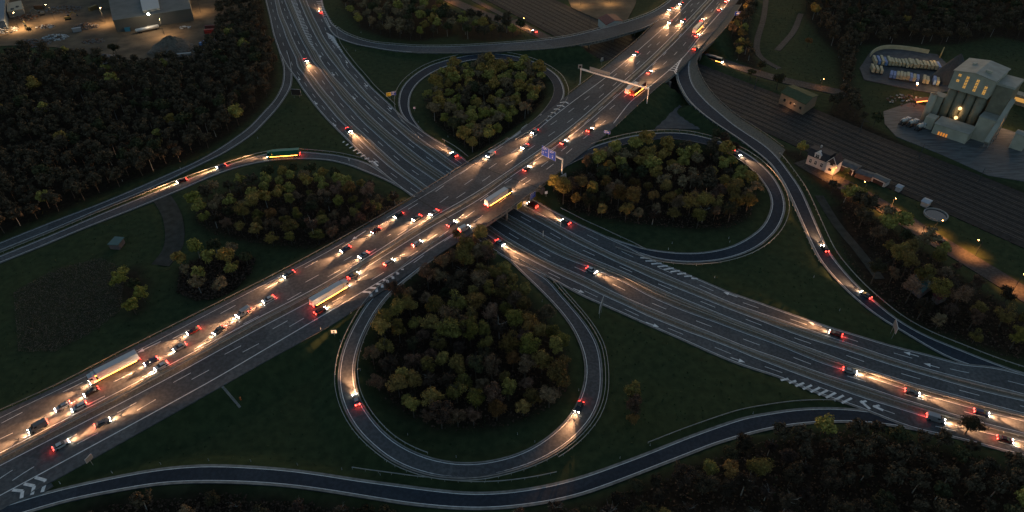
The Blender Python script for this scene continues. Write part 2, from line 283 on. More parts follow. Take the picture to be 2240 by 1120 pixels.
for nm in ('b0','b1','b2','b3','b4','b5','b6','b7'): L[nm] = SM(globals()[nm], 0, sig=3)
for nm in ('d0','ui','ri','ro','ro2','re_'): L[nm] = SM(globals()[nm], 'D', sig=3)
for nm, z in (('nw_l',0),('nw_r',0),('wl_u',0),('wl_l',0),('s_in',ZS),('s_out',ZS),('n_in',ZN),('n_out',ZN),('e_in',ZE),('e_out',ZE),('nr_u',ZNR),('nr_l',ZNR),('ne_l',ZNE),('ne_r',ZNE),('so_u',ZSO),('so_l',ZSO)):
    L[nm] = SM(globals()[nm], z, sig=3)
L['ne_o'] = SM(ne_o, [8.5,8.4,8.2,7.9,7.4,6.9])
def upto(k, k2):
    return L[k][:int(np.argmin(((L[k][:, :2] - L[k2][-1][:2]) ** 2).sum(1))) + 1]
NRc = upto('ne_r', 'ne_o'); NLc = upto('ne_l', 'ne_o')
for i in range(len(L['ne_o'])):
    zz = float(NRc[int(np.argmin(((NRc[:, :2] - L['ne_o'][i, :2]) ** 2).sum(1))), 2]); P = gp(*proj(L['ne_o'][i]), zz); L['ne_o'][i] = tuple(P)
# ---- the lower motorway: carriageways and the verges between them
for a, b, nm in (('b0','b1','collector_road'),('b2','b3','motorway_carriageway'),('b4','b5','motorway_carriageway'),('b6','b7','collector_road')):
    ribbon(nm, L[a], L[b], M_ASPH, dz=.03)
for a, b in (('b1','b2'),('b3','b4'),('b5','b6')): ribbon('verge', L[a], L[b], M_VERGE, dz=.0)
# ---- ramps and loops
ribbon('ramp_road', L['nw_l'], L['nw_r'], M_ASPH, dz=0.0)
ribbon('ramp_road', L['wl_u'], L['wl_l'], M_ASPH, dz=0.0)
ribbon('loop_road', L['s_in'], L['s_out'], M_ASPH, dz=-.02)
ribbon('loop_road', L['n_in'], L['n_out'], M_NEW, dz=-.02)
ribbon('loop_road', L['e_in'], L['e_out'], M_NEW, dz=-.02)
def in_x(P, lo, hi): x = proj(P)[0]; return lo < x < hi
BR_M = (880, 1185); BR_RAIL = (1335, 1540)
ribbon('ramp_road', L['nr_u'], L['nr_l'], M_ASPH, dz=-.03, skirt=.9, bridge=('x', 1262, 1450))
ribbon('ramp_road', L['ne_l'], L['ne_r'], M_NEW, dz=-.03, skirt=.9, bridge=('x', 1400, 1548))
ribbon('verge', NRc, L['ne_o'], M_VERGE, dz=-.06, skirt=1.2, bridge=('x', 1400, 1548))
ribbon('ramp_road', L['so_u'], L['so_l'], M_NEW, dz=-.02)
# ---- the upper motorway
ribbon('motorway_carriageway', L['d0'], L['ui'], M_ASPH, dz=.03, skirt=.9, bridge='D')
ribbon('median_strip', L['ui'], L['ri'], M_VERGE, dz=.02, bridge='D')
ribbon('motorway_carriageway', L['ri'], L['re_'], M_ASPH, dz=.03, skirt=.9, bridge='D')
# ---- streets, paths and the railway bed at ground level
def strip(name, ctr, wd, m, z=.0, dz=0.0, rast=True, zz=0.0):
    c = SM(ctr, zz, sig=4); return ribbon(name, offset(c, wd / 2), offset(c, -wd / 2), m, dz=dz, rast=rast), c
rail_c = SM([(1010,-70),(1100,-20),(1180,20),(1290,75),(1400,125),(1540,185),(1700,250),(1900,338),(2100,420),(2300,505)], 0)
RW = 46
ribbon('railway_bed', offset(rail_c, RW / 2), offset(rail_c, -RW / 2), M_BALLAST, dz=.05)
strip('street', [(1505,114),(1560,128),(1625,150),(1700,172),(1770,188),(1850,205)], 9, M_STREET, dz=.12)
street_c = strip('street', [(1752,352),(1800,380),(1860,412),(1945,460),(2035,518),(2135,578),(2300,680)], 10, M_STREET, dz=.12)[1]
strip('street', [(930,-30),(985,0),(1040,24),(1105,48)], 10, M_STREET, dz=.12)
strip('street', [(995,-30),(1035,-2),(1075,20),(1118,42)], 5, M_STREET, dz=.12)
strip('street', [(1120,44),(1160,66),(1210,90)], 9, M_STREET, dz=.12)
strip('path', [(1678,-20),(1670,40),(1656,90),(1658,118),(1675,134),(1705,150)], 4, M_STREET, dz=.06)
strip('path', [(1752,30),(1735,70),(1700,110)], 4, M_STREET, dz=.06)
strip('path', [(352,430),(372,460),(382,500),(378,545),(350,580)], 8, mat('dirt_path', (.028,.030,.022), .95, (.055,.052,.045), .35), dz=-.1)
strip('path', [(1792,428),(1830,490),(1880,550),(1925,610)], 4, mat('dirt_path', (.06,.055,.048)), dz=.03)
# ------------------------------------------------------------------ terrain
CELL = 2.0
gx = np.arange(-430, 431, CELL); gy = np.arange(90, 581, CELL)
Rz = np.full((len(gx), len(gy)), -1e9); Cz = np.full((len(gx), len(gy)), 1e9)
M_FOOT = [L['b0'], L['b7']]
def dbridge(P):
    x = proj(P)[0]; return BR_M[0] < x < BR_M[1] or x > BR_RAIL[0] and x < BR_RAIL[1]
for pts, br in RAST:
    c = pts[len(pts) // 2]
    if br == 'D':
        # bridge cells are tested one by one: the span over the lower motorway and over the railway
        keep = []
        for p in pts:
            inside = False
            for Lc in ((L['b0'], L['b7'], 3.5), (offset(rail_c, RW / 2), offset(rail_c, -RW / 2), 3)):
                a, b, mg = Lc
                i = int(np.argmin(((a[:, :2] - p[:2]) ** 2).sum(1))); j = int(np.argmin(((b[:, :2] - p[:2]) ** 2).sum(1)))
                wd = np.linalg.norm(a[i, :2] - b[j, :2]); da = np.linalg.norm(a[i, :2] - p[:2]); db = np.linalg.norm(b[j, :2] - p[:2])
                if da < wd + mg and db < wd + mg and da + db < wd + 2 * mg + 6: inside = True
            if not inside: keep.append(p)
        if not keep: continue
        pts = np.array(keep)
    elif br and br[0] == 'x':
        x = proj(c)[0]
        if br[1] < x < br[2] and c[2] > 5: continue
    ix = np.round((pts[:, 0] - gx[0]) / CELL).astype(int); iy = np.round((pts[:, 1] - gy[0]) / CELL).astype(int)
    ok = (ix >= 0) & (ix < len(gx)) & (iy >= 0) & (iy < len(gy)); ix, iy, z = ix[ok], iy[ok], pts[ok, 2] - .32
    np.maximum.at(Rz, (ix, iy), z); np.minimum.at(Cz, (ix, iy), z)
ROADMASK = Rz > -1e8
def spread(A, slope, up, n):
    for _ in range(n):
        for dx, dy, d in ((1,0,1),(-1,0,1),(0,1,1),(0,-1,1),(1,1,1.414),(1,-1,1.414),(-1,1,1.414),(-1,-1,1.414)):
            B = np.roll(np.roll(A, dx, 0), dy, 1) - (slope if up else -slope) * CELL * d
            A = np.maximum(A, B) if up else np.minimum(A, B)
    return A
Rs = spread(Rz.copy(), .55, True, 9); Cs = spread(Cz.copy(), 1.1, False, 6)
GZ = np.maximum(Rs, -.02 + 0 * Rs)
nzx = np.sin(gx[:, None] * .031 + 1.3) * np.sin(gy[None, :] * .027) * .2 + np.sin(gx[:, None] * .11) * np.sin(gy[None, :] * .093 + 2) * .06
GZ = GZ + np.where(Rs < -.5, nzx + .1, 0)
GZ = np.minimum(GZ, Cs)
FARX = [-9000, -3000, -1200, -700, -520]; ax = np.r_[FARX, gx, [520, 700, 1200, 3000, 9000]]; ay = np.r_[[-3000, -600, 0, 50], gy, [640, 800, 1200, 3000, 9000]]
GA = np.zeros((len(ax), len(ay))); GA[5:5 + len(gx), 4:4 + len(gy)] = GZ
e = 6   # fade the border of the fine part into the flat surroundings
def gz(x, y):
    i = (x - gx[0]) / CELL; j = (y - gy[0]) / CELL
    i0 = int(np.clip(i, 0, len(gx) - 2)); j0 = int(np.clip(j, 0, len(gy) - 2)); u = min(1, max(0, i - i0)); v = min(1, max(0, j - j0))
    return float((GZ[i0, j0] * (1 - u) + GZ[i0 + 1, j0] * u) * (1 - v) + (GZ[i0, j0 + 1] * (1 - u) + GZ[i0 + 1, j0 + 1] * u) * v)
RD = spread(np.where(ROADMASK, 0.0, -1e9), 1.0, True, 8)      # minus distance to the nearest road
def road_dist(x, y):
    i = int(round((x - gx[0]) / CELL)); j = int(round((y - gy[0]) / CELL))
    if not (0 <= i < len(gx) and 0 <= j < len(gy)): return 99
    return -RD[i, j]
# woods, as polygons of tree feet in photo pixels
WOODS = {
 'nw': [(-80,120),(40,125),(130,130),(240,150),(440,135),(480,90),(480,-10),(575,-10),(585,60),(604,140),(605,190),(560,250),(500,300),(420,345),(300,395),(150,458),(0,518),(-80,550)],
 'n': [(745,5),(800,-15),(950,-15),(985,40),(1000,78),(920,90),(850,85),(790,65)],
 'n2': [(1000,50),(1060,45),(1140,70),(1140,84),(1060,90),(1005,86)],
 'w': [(430,455),(470,430),(540,405),(620,385),(700,385),(790,410),(870,440),(885,462),(840,500),(760,535),(680,548),(560,535),(470,515),(430,490)],
 'w2': [(395,585),(450,560),(560,565),(550,600),(500,650),(430,660),(385,640)],
 'nl': [(935,235),(950,195),(1000,160),(1080,148),(1160,160),(1195,190),(1190,230),(1160,262),(1120,290),(1060,330),(1030,335),(985,300),(950,270)],
 'el': [(1205,430),(1250,398),(1320,365),(1400,340),(1480,330),(1570,345),(1630,385),(1655,430),(1640,480),(1590,500),(1480,500),(1380,490),(1290,475),(1225,455)],
 'sl': [(1010,545),(1060,555),(1105,600),(1160,655),(1215,730),(1245,800),(1245,850),(1210,890),(1140,925),(1050,945),(950,940),(870,900),(830,860),(815,800),(830,740),(870,690),(900,640),(950,595)],
 'se': [(1130,1128),(1240,1108),(1350,1075),(1430,1045),(1520,1012),(1640,968),(1760,950),(1860,945),(1960,957),(2080,985),(2200,1018),(2320,1050),(2320,1180),(1130,1180)],
 'sw': [(130,1140),(250,1100),(350,1082),(500,1080),(620,1090),(760,1108),(900,1128),(900,1190),(130,1190)],
 'e': [(1815,445),(1850,445),(1950,500),(2040,560),(2110,610),(2300,730),(2300,800),(2200,780),(2100,745),(2010,715),(1930,665),(1870,600),(1835,530)],
 'e2': [(1690,330),(1750,330),(1900,450),(1870,470),(1820,430),(1730,350)],
 'ne': [(1760,-30),(2320,-30),(2320,110),(2180,80),(2080,100),(1880,100),(1860,170),(1880,230),(1900,290),(1850,280),(1800,255),(1840,210),(1830,120),(1760,40)],
 'ne2': [(1600,15),(1650,10),(1640,70),(1660,150),(1700,180),(1610,130),(1590,90)],
 'rail': [(1550,215),(1640,240),(1700,262),(1740,300),(1680,290),(1600,250)],
 'i': [(1872,262),(1930,288),(2010,332),(2120,377),(2300,440),(2300,470),(2080,402),(1960,350),(1880,305)],
 'we': [(268,600),(300,575),(325,620),(320,680),(285,700),(262,650)],
}
def inpoly(x, y, P):
    c = False; n = len(P)
    for i in range(n):
        x1, y1 = P[i]; x2, y2 = P[i - 1]
        if (y1 > y) != (y2 > y) and x < (x2 - x1) * (y - y1) / (y2 - y1) + x1: c = not c
    return c
SCRUB = [(30,640),(120,590),(220,565),(275,590),(265,680),(200,730),(120,770),(40,770)]
WP = {k: [tuple(gp(*p))[:2] for p in v] for k, v in WOODS.items()}
WP['scrub'] = [tuple(gp(*p))[:2] for p in SCRUB]
def inpoly_np(X, Y, P):
    c = np.zeros(X.shape, bool); n = len(P)
    for i in range(n):
        x1, y1 = P[i]; x2, y2 = P[i - 1]
        if y1 == y2: continue
        c ^= ((y1 > Y) != (y2 > Y)) & (X < (x2 - x1) * (Y - y1) / (y2 - y1) + x1)
    return c
XX, YY = np.meshgrid(ax, ay, indexing='ij'); WM = np.zeros(XX.shape)
for P in [v for k, v in WP.items() if k != 'scrub']: WM = np.maximum(WM, inpoly_np(XX, YY, P))
WM = np.maximum(WM, .4 * inpoly_np(XX, YY, WP['scrub']))
for _ in range(3): WM = (WM * 2 + np.roll(WM, 1, 0) + np.roll(WM, -1, 0) + np.roll(WM, 1, 1) + np.roll(WM, -1, 1)) / 6
nx, ny = len(ax), len(ay)
gv = np.stack([XX.ravel(), YY.ravel(), GA.ravel()], 1)
ii, jj = np.meshgrid(np.arange(nx - 1), np.arange(ny - 1), indexing='ij'); q = (ii * ny + jj).ravel()
gf = np.stack([q, q + ny, q + ny + 1, q + 1], 1)
gm = bpy.data.materials.new('ground_grass'); gm.use_nodes = True; n_ = gm.node_tree.nodes; l_ = gm.node_tree.links; pb = n_['Principled BSDF']; pb.inputs['Roughness'].default_value = 1; pb.inputs['Specular IOR Level'].default_value = .1
geo = n_.new('ShaderNodeNewGeometry')
def gnoise(s, d, lo, hi, c1, c2):
    t = n_.new('ShaderNodeTexNoise'); t.inputs['Scale'].default_value = s; t.inputs['Detail'].default_value = d; l_.new(geo.outputs['Position'], t.inputs['Vector'])
    r = n_.new('ShaderNodeValToRGB'); r.color_ramp.elements[0].position = lo; r.color_ramp.elements[1].position = hi
    r.color_ramp.elements[0].color = (*c1, 1); r.color_ramp.elements[1].color = (*c2, 1); l_.new(t.outputs[0], r.inputs[0]); return r.outputs[0]
def mix(fac, a, b, mode='MIX'):
    m_ = n_.new('ShaderNodeMixRGB'); m_.blend_type = mode
    if isinstance(fac, (int, float)): m_.inputs[0].default_value = fac
    else: l_.new(fac, m_.inputs[0])
    l_.new(a, m_.inputs[1]); l_.new(b, m_.inputs[2]); return m_.outputs[0]
grass = mix(.5, gnoise(.03, 6, .35, .65, (.026, .042, .020), (.046, .054, .022)), gnoise(.35, 9, .35, .65, (.020, .033, .015), (.052, .070, .030)))
soil = gnoise(.5, 9, .3, .7, (.014, .010, .007), (.034, .025, .017))
at = n_.new('ShaderNodeAttribute'); at.attribute_name = 'wood_floor'
l_.new(mix(at.outputs['Fac'], grass, soil), pb.inputs['Base Color'])
me = bpy.data.meshes.new('ground'); me.vertices.add(len(gv)); me.vertices.foreach_set('co', gv.ravel())
me.loops.add(len(gf) * 4); me.loops.foreach_set('vertex_index', gf.ravel()); me.polygons.add(len(gf)); me.polygons.foreach_set('loop_start', np.arange(len(gf)) * 4); me.update(calc_edges=True)
at_ = me.attributes.new('wood_floor', 'FLOAT', 'POINT'); at_.data.foreach_set('value', WM.ravel().astype(np.float32)); me.polygons.foreach_set('use_smooth', np.ones(len(gf), bool)); me.materials.append(gm)
go = bpy.data.objects.new('ground', me); COL.objects.link(go); go['kind'] = 'structure'
ROADBVH = BVHTree.FromPolygons(ROADV, ROADF)
def hit(x, y):
    d = ray(x, y).normalized(); r = ROADBVH.ray_cast(CP, d)
    if r[0] is not None: return r[0].copy()
    p = gp(x, y, 0)
    for _ in range(6): p = gp(x, y, gz(p.x, p.y))
    return p
def zt(x, y):
    r = ROADBVH.ray_cast(Vector((x, y, 60)), Vector((0, 0, -1))); g = gz(x, y)
    return max(g, r[0].z) if r[0] is not None else g
# ------------------------------------------------------------------ painted markings
def pl(pts, z): return SM(pts, z, sig=3)
for k, off in (('b0', -.7), ('b1', .5), ('b2', -.5), ('b3', .5), ('b4', -.5), ('b5', .5), ('b6', -.5), ('b7', .7)):
    pass
def edge(k, into, gut=.5, lw=.22, l_in=.9, dz=.045, white=True):
    """gutter along an edge and a white line inside it; into = +1 / -1 side"""
    if gut: stripe(GUT, offset(L[k], into * gut / 2), gut, dz)
    if white: stripe(MARK, offset(L[k], into * l_in), lw, dz + .01)
def side(a, b):   # which offset sign leads from a towards b
    p = offset(L[a], 1.0); i = len(p) // 2
    def dist(qq): return np.min(np.linalg.norm(L[b] - qq, axis=1))
    return 1 if dist(p[i]) < dist(L[a][i]) else -1
for a, b in (('b0','b1'),('b1','b0'),('b2','b3'),('b3','b2'),('b4','b5'),('b5','b4'),('b6','b7'),('b7','b6')):
    s = side(a, b); edge(a, s, gut=.55 if a not in ('b1','b5') else .9, dz=.05)
for a, b in (('nw_l','nw_r'),('nw_r','nw_l'),('wl_u','wl_l'),('wl_l','wl_u'),('s_in','s_out'),('s_out','s_in'),('n_in','n_out'),('n_out','n_in'),('e_in','e_out'),('e_out','e_in'),('nr_u','nr_l'),('nr_l','nr_u'),('ne_l','ne_r'),('ne_r','ne_l'),('so_u','so_l'),('so_l','so_u')):
    s = side(a, b); edge(a, s, gut=.45 if a[:2] in ('nw','wl','s_') else .7, dz=.012 if a[:2] not in ('nw','wl') else .03)
for k in ('ui', 'ri'):
    stripe(MARK, offset(L[k], side(k, 'd0') * (.5 if k == 'ui' else -.5)), .3, .05)
stripe(MARK, L['ro'], .35, .055); stripe(MARK, L['ro2'], .35, .055)
u_sol = SM([(1180,281),(1191,271),(1247,227),(1332,164),(1402,105),(1477,37),(1507,5),(1530,-18)], 'D'); stripe(MARK, u_sol, .32, .055)
u_low = SM([(-60,945),(0,914),(150,842),(350,742),(560,632),(700,560),(905,442),(1027,366),(1100,320)], 'D'); stripe(MARK, u_low, .18, .055)
def between(A, B, f, n=400):
    t = np.linspace(0, 1, n); return line_at(A, t) * (1 - f) + line_at(B, t) * f
def dashes(Lr, dash=(6, 12), start=0, wd=.24, dz=.055): stripe(MARK, Lr, wd, dz, dash, start)
# upper motorway lane rows (photo pixels)
for row, st in (([(-20,938),(100,876),(330,765),(440,709),(590,627),(700,568),(812,504),(911,447),(980,400),(1037,359),(1093,318),(1150,274),(1185,250)], 3),
            ([(-20,970),(50,937),(200,860),(430,746),(560,678),(640,633),(730,583),(910,479),(1035,391),(1093,353),(1170,297),(1231,255),(1274,222),(1315,190),(1360,152),(1420,101),(1490,35),(1530,-8)], 0),
            ([(-20,998),(100,932),(315,823),(470,740),(560,695),(745,590),(830,540),(920,482),(980,445),(1047,402),(1100,365),(1160,325),(1247,264),(1287,232),(1330,197),(1380,152),(1440,95),(1500,38),(1540,-8)], 9)):
    dashes(SM(row, 'D'), start=st)
for row, st in (([(-20,1060),(61,1007),(210,928),(350,853),(490,776),(580,729),(720,650),(830,585),(930,530),(1000,480),(1070,425),(1130,384),(1190,342),(1250,297),(1310,240),(1370,190),(1425,145),(1455,117),(1500,62),(1560,-8)], 0),
            ([(-20,1085),(66,1025),(217,946),(353,867),(477,799),(592,738),(700,676),(800,620),(900,558),(960,520),(1031,466),(1085,430),(1137,398),(1190,360),(1245,316),(1305,262),(1345,230),(1400,182),(1440,150),(1475,120),(1520,70),(1575,0)], 6),
            ([(905,575),(960,535),(1000,510),(1050,476),(1110,430),(1150,400),(1188,376),(1225,348),(1255,322),(1290,292),(1320,268),(1342,250)], 0)):
    dashes(SM(row, 'D'), start=st)
# lower motorway lane rows
dashes(between(L['b2'], L['b3'], .5), start=2); dashes(between(L['b4'], L['b5'], .52), start=6)
dashes(between(L['b0'], L['b1'], .5), start=4, wd=.2); dashes(between(L['b6'], L['b7'], .48), start=9, wd=.2)
# ladder areas and chevrons (white stripes where traffic must not drive)
LP = lambda pts, z=0: np.array(PT(pts, z))
ladder(LP([(636,2),(645,25),(657,55),(667,77),(676,94),(687,111)]), LP([(647,0),(655,22),(668,52),(677,74),(684,92),(689,111)]), 34, .75)
ladder(LP([(691,2),(698,17),(707,32),(718,50),(738,62)]), LP([(704,0),(710,19),(719,36),(728,50),(740,60)]), 16, .7, slant=.03)
ladder(LP([(713,70),(721,84),(732,97),(747,114)]), LP([(727,78),(734,88),(742,101),(750,113)]), 11, .8, slant=.02)
ladder(LP([(747,309),(760,321),(780,336),(800,350),(812,357)]), LP([(750,307),(774,323),(797,338),(812,349),(822,357)]), 8, .9, slant=-.02)
ladder(LP([(1395,560),(1415,573),(1450,589),(1500,606),(1520,611)]), LP([(1408,560),(1432,570),(1470,585),(1510,602),(1526,610)]), 9, .8, slant=.06)
ladder(LP([(1700,829),(1745,847),(1800,868),(1850,885)]), LP([(1716,826),(1767,840),(1830,860),(1872,874)]), 9, .8)
seg(gp(1882,877), gp(1903,895), 1.0, .07); seg(gp(1882,881), gp(1895,877), .8, .075); seg(gp(1910,888), gp(1932,898), 1.0, .07); seg(gp(1910,890), gp(1924,887), .8, .075)
seg(gp(817,354), gp(827,363), .9, .07); seg(gp(827,354), gp(817,354), .7, .075)
ladder(LP([(885,583),(860,600),(820,623),(786,643)], 'D'), LP([(885,586),(865,606),(838,628),(806,654)], 'D'), 7, 1.0, apex=-.35)
ladder(LP([(1248,223),(1222,243),(1192,268)], 'D'), LP([(1228,221),(1208,243),(1188,266)], 'D'), 6, .9, apex=-.35)
ladder(LP([(1492,126),(1475,142),(1460,155)], 'D'), LP([(1487,134),(1481,150),(1479,165)], 'D'), 7, .7, apex=-.35)
ladder(LP([(1486,18),(1470,30),(1455,45)], 'D'), LP([(1478,18),(1460,30),(1442,45)], 'D'), 6, .7, apex=-.35)
gA_ = SM([(-60,1118),(0,1089),(50,1062),(88,1042),(112,1056)], 'D', sig=0); gB_ = SM([(-60,1130),(0,1107),(37,1095),(100,1077),(116,1062)], 4.55, sig=0)
ribbon('gore_area', gA_, gB_, M_ASPH, dz=.05, bvh=False)
ladder(LP([(90,1038),(55,1058),(15,1079)], 'D'), LP([(104,1074),(70,1083),(36,1094)], 4.55), 3, .95, apex=-.3, dz=.16)

def arrow(x1, y1, x2, y2, z=None, w_=.35):
    a = hit(x1, y1); b = hit(x2, y2); d = (b - a).normalized(); s = Vector((-d.y, d.x, 0)); h = .07; c = b - d * 2.2
    seg(a + Vector((0, 0, .0)), c, w_, h)
    MARK.add([c + s * .9 + Vector((0, 0, h + .003)), c - s * .9 + Vector((0, 0, h + .003)), b + Vector((0, 0, h + .003))], [(0, 1, 2)])
for a in ((1254,631,1278,641),(1413,705,1442,716),(1598,782,1630,793),(1613,650,1582,639),(1798,715,1767,704),(2010,780,1976,770),(702,28,697,16),(712,38,722,60),
          (653,168,656,176),(687,221,694,229),(728,269,735,277),(699,120,702,126),(726,158,731,166),(771,210,777,218),(756,132,760,139),(797,182,804,190),(849,232,857,240),
          (352,747,300,772),(800,505,770,525),(2055,805,2020,795)): arrow(*a)
o = MARK.build('road_markings', M_WHITE); o['kind'] = 'structure'
o = GUT.build('gutter_strips', M_GUT); o['kind'] = 'structure'
# ------------------------------------------------------------------ bridges
DPOLY = [tuple(p[:2]) for p in L['d0']] + [tuple(p[:2]) for p in L['re_'][::-1]]
def rel(mb, base):
    for i, v in enumerate(mb.v): mb.v[i] = Vector(v) - base
    return mb
def wall_along(mb, P, th, z0, ztop, sgn=1, mi=0):
    Q = offset(P, th * sgn); n = len(P)
    zt_ = ztop if callable(ztop) else (lambda p: ztop)
    for i in range(n - 1):
        a, b, c, d = P[i], P[i + 1], Q[i + 1], Q[i]
        vs = [(a[0], a[1], z0), (b[0], b[1], z0), (c[0], c[1], z0), (d[0], d[1], z0)]
        vs += [(x, y, zt_((x, y))) for x, y, _ in vs]
        mb.add(vs, [(3, 2, 1, 0), (4, 5, 6, 7), (0, 1, 5, 4), (1, 2, 6, 5), (2, 3, 7, 6), (3, 0, 4, 7)], mi)
def dz_at(x, y):
    i = int(np.argmin(((L['ui'][:, :2] - (x, y)) ** 2).sum(1))); return float(L['ui'][i, 2])
def deck_slab(mb, A, B, top, bot):
    n = max(2, int(length(A) / 3)); t = np.linspace(0, 1, n); a = line_at(A, t); b = line_at(B, t); v = []; f = []
    for i in range(n):
        for h in (top, bot): v += [a[i] + [0, 0, h], b[i] + [0, 0, h]]
    for i in range(n - 1):
        k = 4 * i; f += [(k + 2, k + 3, k + 7, k + 6), (k, k + 2, k + 6, k + 4), (k + 1, k + 5, k + 7, k + 3), (k, k + 4, k + 5, k + 1)]
    f += [(0, 1, 3, 2), (4 * n - 4, 4 * n - 2, 4 * n - 1, 4 * n - 3)]
    mb.add(v, f)
def clipx(Lr, lo, hi):
    m = [i for i in range(len(Lr)) if lo < proj(Lr[i])[0] < hi]; return Lr[m[0]:m[-1] + 1]
M_ABUT = mat('abutment_stone', (.16, .12, .11), .9, (.26, .21, .19), .5)
M_SOFF = mat('deck_concrete', (.13, .128, .12), .9, (.2, .195, .185), .4)
def in_d(p): return inpoly(p[0], p[1], DPOLY)
def bridge(label, A, B, lo, hi, foot, mg, piers=None, dd=-.12, depth=-1.7):
    base = Vector(tuple((A[0] + B[0]) / 2)); base = Vector(tuple((clipx(A, *lo)[0] + clipx(B, *hi)[0]) / 2)); base.z = 0
    r = empty('road_bridge', base); tag(r, label, 'bridge')
    mb = MB(); deck_slab(mb, clipx(A, *lo), clipx(B, *hi), dd, depth); rel(mb, base).build('deck', M_SOFF, r)
    for F, sg in foot:
        F2 = offset(F, sg * mg); k = [i for i in range(len(F2)) if in_d(F2[i])] if A is L['d0'] else [i for i in range(len(F2)) if abs(road_band(F2[i], A, B)) < 1]
        if len(k) < 2: continue
        P = F2[max(0, k[0] - 1):k[-1] + 2]; mb = MB(); wall_along(mb, P, 1.4, -.4, (lambda p: (dz_at(*p) if A is L['d0'] else zline(A, p)) - 1.72), sg)
        rel(mb, base).build('abutment', M_ABUT, r)
    for P in piers or []:
        mb = MB(); z1 = (dz_at(P[0], P[1]) if A is L['d0'] else zline(A, P)) - 1.72; mb.tube((P[0], P[1], -.3), (P[0], P[1], z1), .55, .55, 12); rel(mb, base).build('pier', M_CONC, r, True)
    return r
def zline(A, p): return float(A[int(np.argmin(((A[:, :2] - p[:2]) ** 2).sum(1))), 2])
def road_band(p, A, B):
    i = int(np.argmin(((A[:, :2] - p[:2]) ** 2).sum(1))); j = int(np.argmin(((B[:, :2] - p[:2]) ** 2).sum(1)))
    a, b = A[i, :2], B[j, :2]; wd = np.linalg.norm(a - b) + 1e-6
    return 0 if np.linalg.norm(a - p[:2]) + np.linalg.norm(b - p[:2]) < wd + 1.5 else 2
sb0 = -side('b0', 'b1'); sb7 = -side('b7', 'b6')
mid34 = between(L['b3'], L['b4'], .5, 300); pierP = [p for p in mid34 if in_d(p)]; pierP = [pierP[int(k)] for k in np.linspace(1, len(pierP) - 2, 7)]
bridge('wide concrete bridge carrying the bright traffic over the lower motorway', L['d0'], L['re_'], (865, 1075), (1000, 1215), [(L['b0'], sb0), (L['b7'], sb7)], 2.6, pierP)
rl, rr = offset(rail_c, RW / 2), offset(rail_c, -RW / 2)
pr = [p for p in rail_c if in_d(p)]; pr = [pr[int(k)] for k in np.linspace(0, len(pr) - 1, 6)]
bridge('concrete motorway bridge over the dark railway cutting near the top edge', L['d0'], L['re_'], (1325, 1470), (1455, 1560), [(rl, 1), (rr, -1)], 1.0, pr)
prn = [p for p in rail_c if road_band(p, L['nr_u'], L['nr_l']) == 0]
bridge('narrow ramp bridge curving over the tracks beside the upper motorway', L['nr_u'], L['nr_l'], (1215, 1440), (1205, 1440), [], 1.0, [p for k in (.25, .5, .75) for p in [line_at(clipx(between(L['nr_u'], L['nr_l'], .5), 1230, 1430), np.array([k]))[0]]], dd=-.14, depth=-1.5)
ne_mid = between(NLc, L['ne_o'], .5)
bridge('curved ramp bridge with a wide shoulder above the tracks and the street', NLc, L['ne_o'], (1479, 1640), (1520, 1705), [], 1.0, [p for k in (.3, .4, .5, .62) for p in [line_at(ne_mid, np.array([k]))[0]]], dd=-.14, depth=-1.5)
# ------------------------------------------------------------------ guard rails and parapets
def guardrail(Lr, label, h=.75, name='guardrail', m=None, post=4.0, thick=.16, group='guard rails along the roads', cat='guardrail', hh=.32, double=False):
    base = Vector(tuple(Lr[0])); mb = MB()
    for Q0 in ([Lr] if not double else [offset(Lr, .35), offset(Lr, -.35)]):
        tot = length(Q0); ss = []; isp = []
        for s in np.arange(.3, max(tot - .3, .5), post):
            ss += [s, s + .14]; isp += [True, False]
            if post > 3: ss.append(min(s + post / 2, tot)); isp.append(False)
        P = line_at(Q0, np.array(ss) / tot); n = len(P); A = offset(P, thick / 2); B = offset(P, -thick / 2); v = []; f = []
        for i in range(n):
            v += [A[i] + [0, 0, h], B[i] + [0, 0, h], B[i] + [0, 0, h - hh], A[i] + [0, 0, h - hh]]
        for i in range(n - 1):
            k = 4 * i; f += [(k, k + 1, k + 5, k + 4), (k + 1, k + 2, k + 6, k + 5), (k + 3, k, k + 4, k + 7)]
            if isp[i]:
                q = len(v); v += [v[k + 3] - [0, 0, h - hh + .4], v[k + 2] - [0, 0, h - hh + .4], v[k + 6] - [0, 0, h - hh + .4], v[k + 7] - [0, 0, h - hh + .4]]
                f += [(k + 3, k + 2, q + 1, q), (k + 2, k + 6, q + 2, q + 1), (k + 6, k + 7, q + 3, q + 2), (k + 7, k + 3, q, q + 3), (q, q + 1, q + 2, q + 3)]
            else: f.append((k + 2, k + 3, k + 7, k + 6))
        f += [(0, 3, 2, 1), (4 * n - 4, 4 * n - 3, 4 * n - 2, 4 * n - 1)]
        mb.add(v, f)
    if double:
        p = (line_at(Lr, np.array([0.0]))[0]); 
    o = rel(mb, base).build(name, m or M_STEEL); o.location = base; tag(o, label, cat, group if name == 'guardrail' else None)
    return o
def cut(k, lo, hi, d=0.0):
    Lr = L[k] if isinstance(k, str) else k
    m = [i for i in range(len(Lr)) if lo < proj(Lr[i])[0] < hi]; return offset(Lr[m[0]:m[-1] + 1], d)
def mid(a, b, f=.5):
    return between(L[a], L[b], f, int(length(L[a]) / 3))
so_ = lambda a, b: -side(a, b)     # outward sign
guardrail(mid('b1','b2'), 'long guard rail on the verge between left collector road and main carriageway')
guardrail(mid('b3','b4',.33), 'guard rail on the left side of the gravel median of the lower motorway')
guardrail(mid('b3','b4',.66), 'guard rail on the right side of the gravel median of the lower motorway')
guardrail(mid('b5','b6'), 'long guard rail on the verge between main carriageway and right collector road')
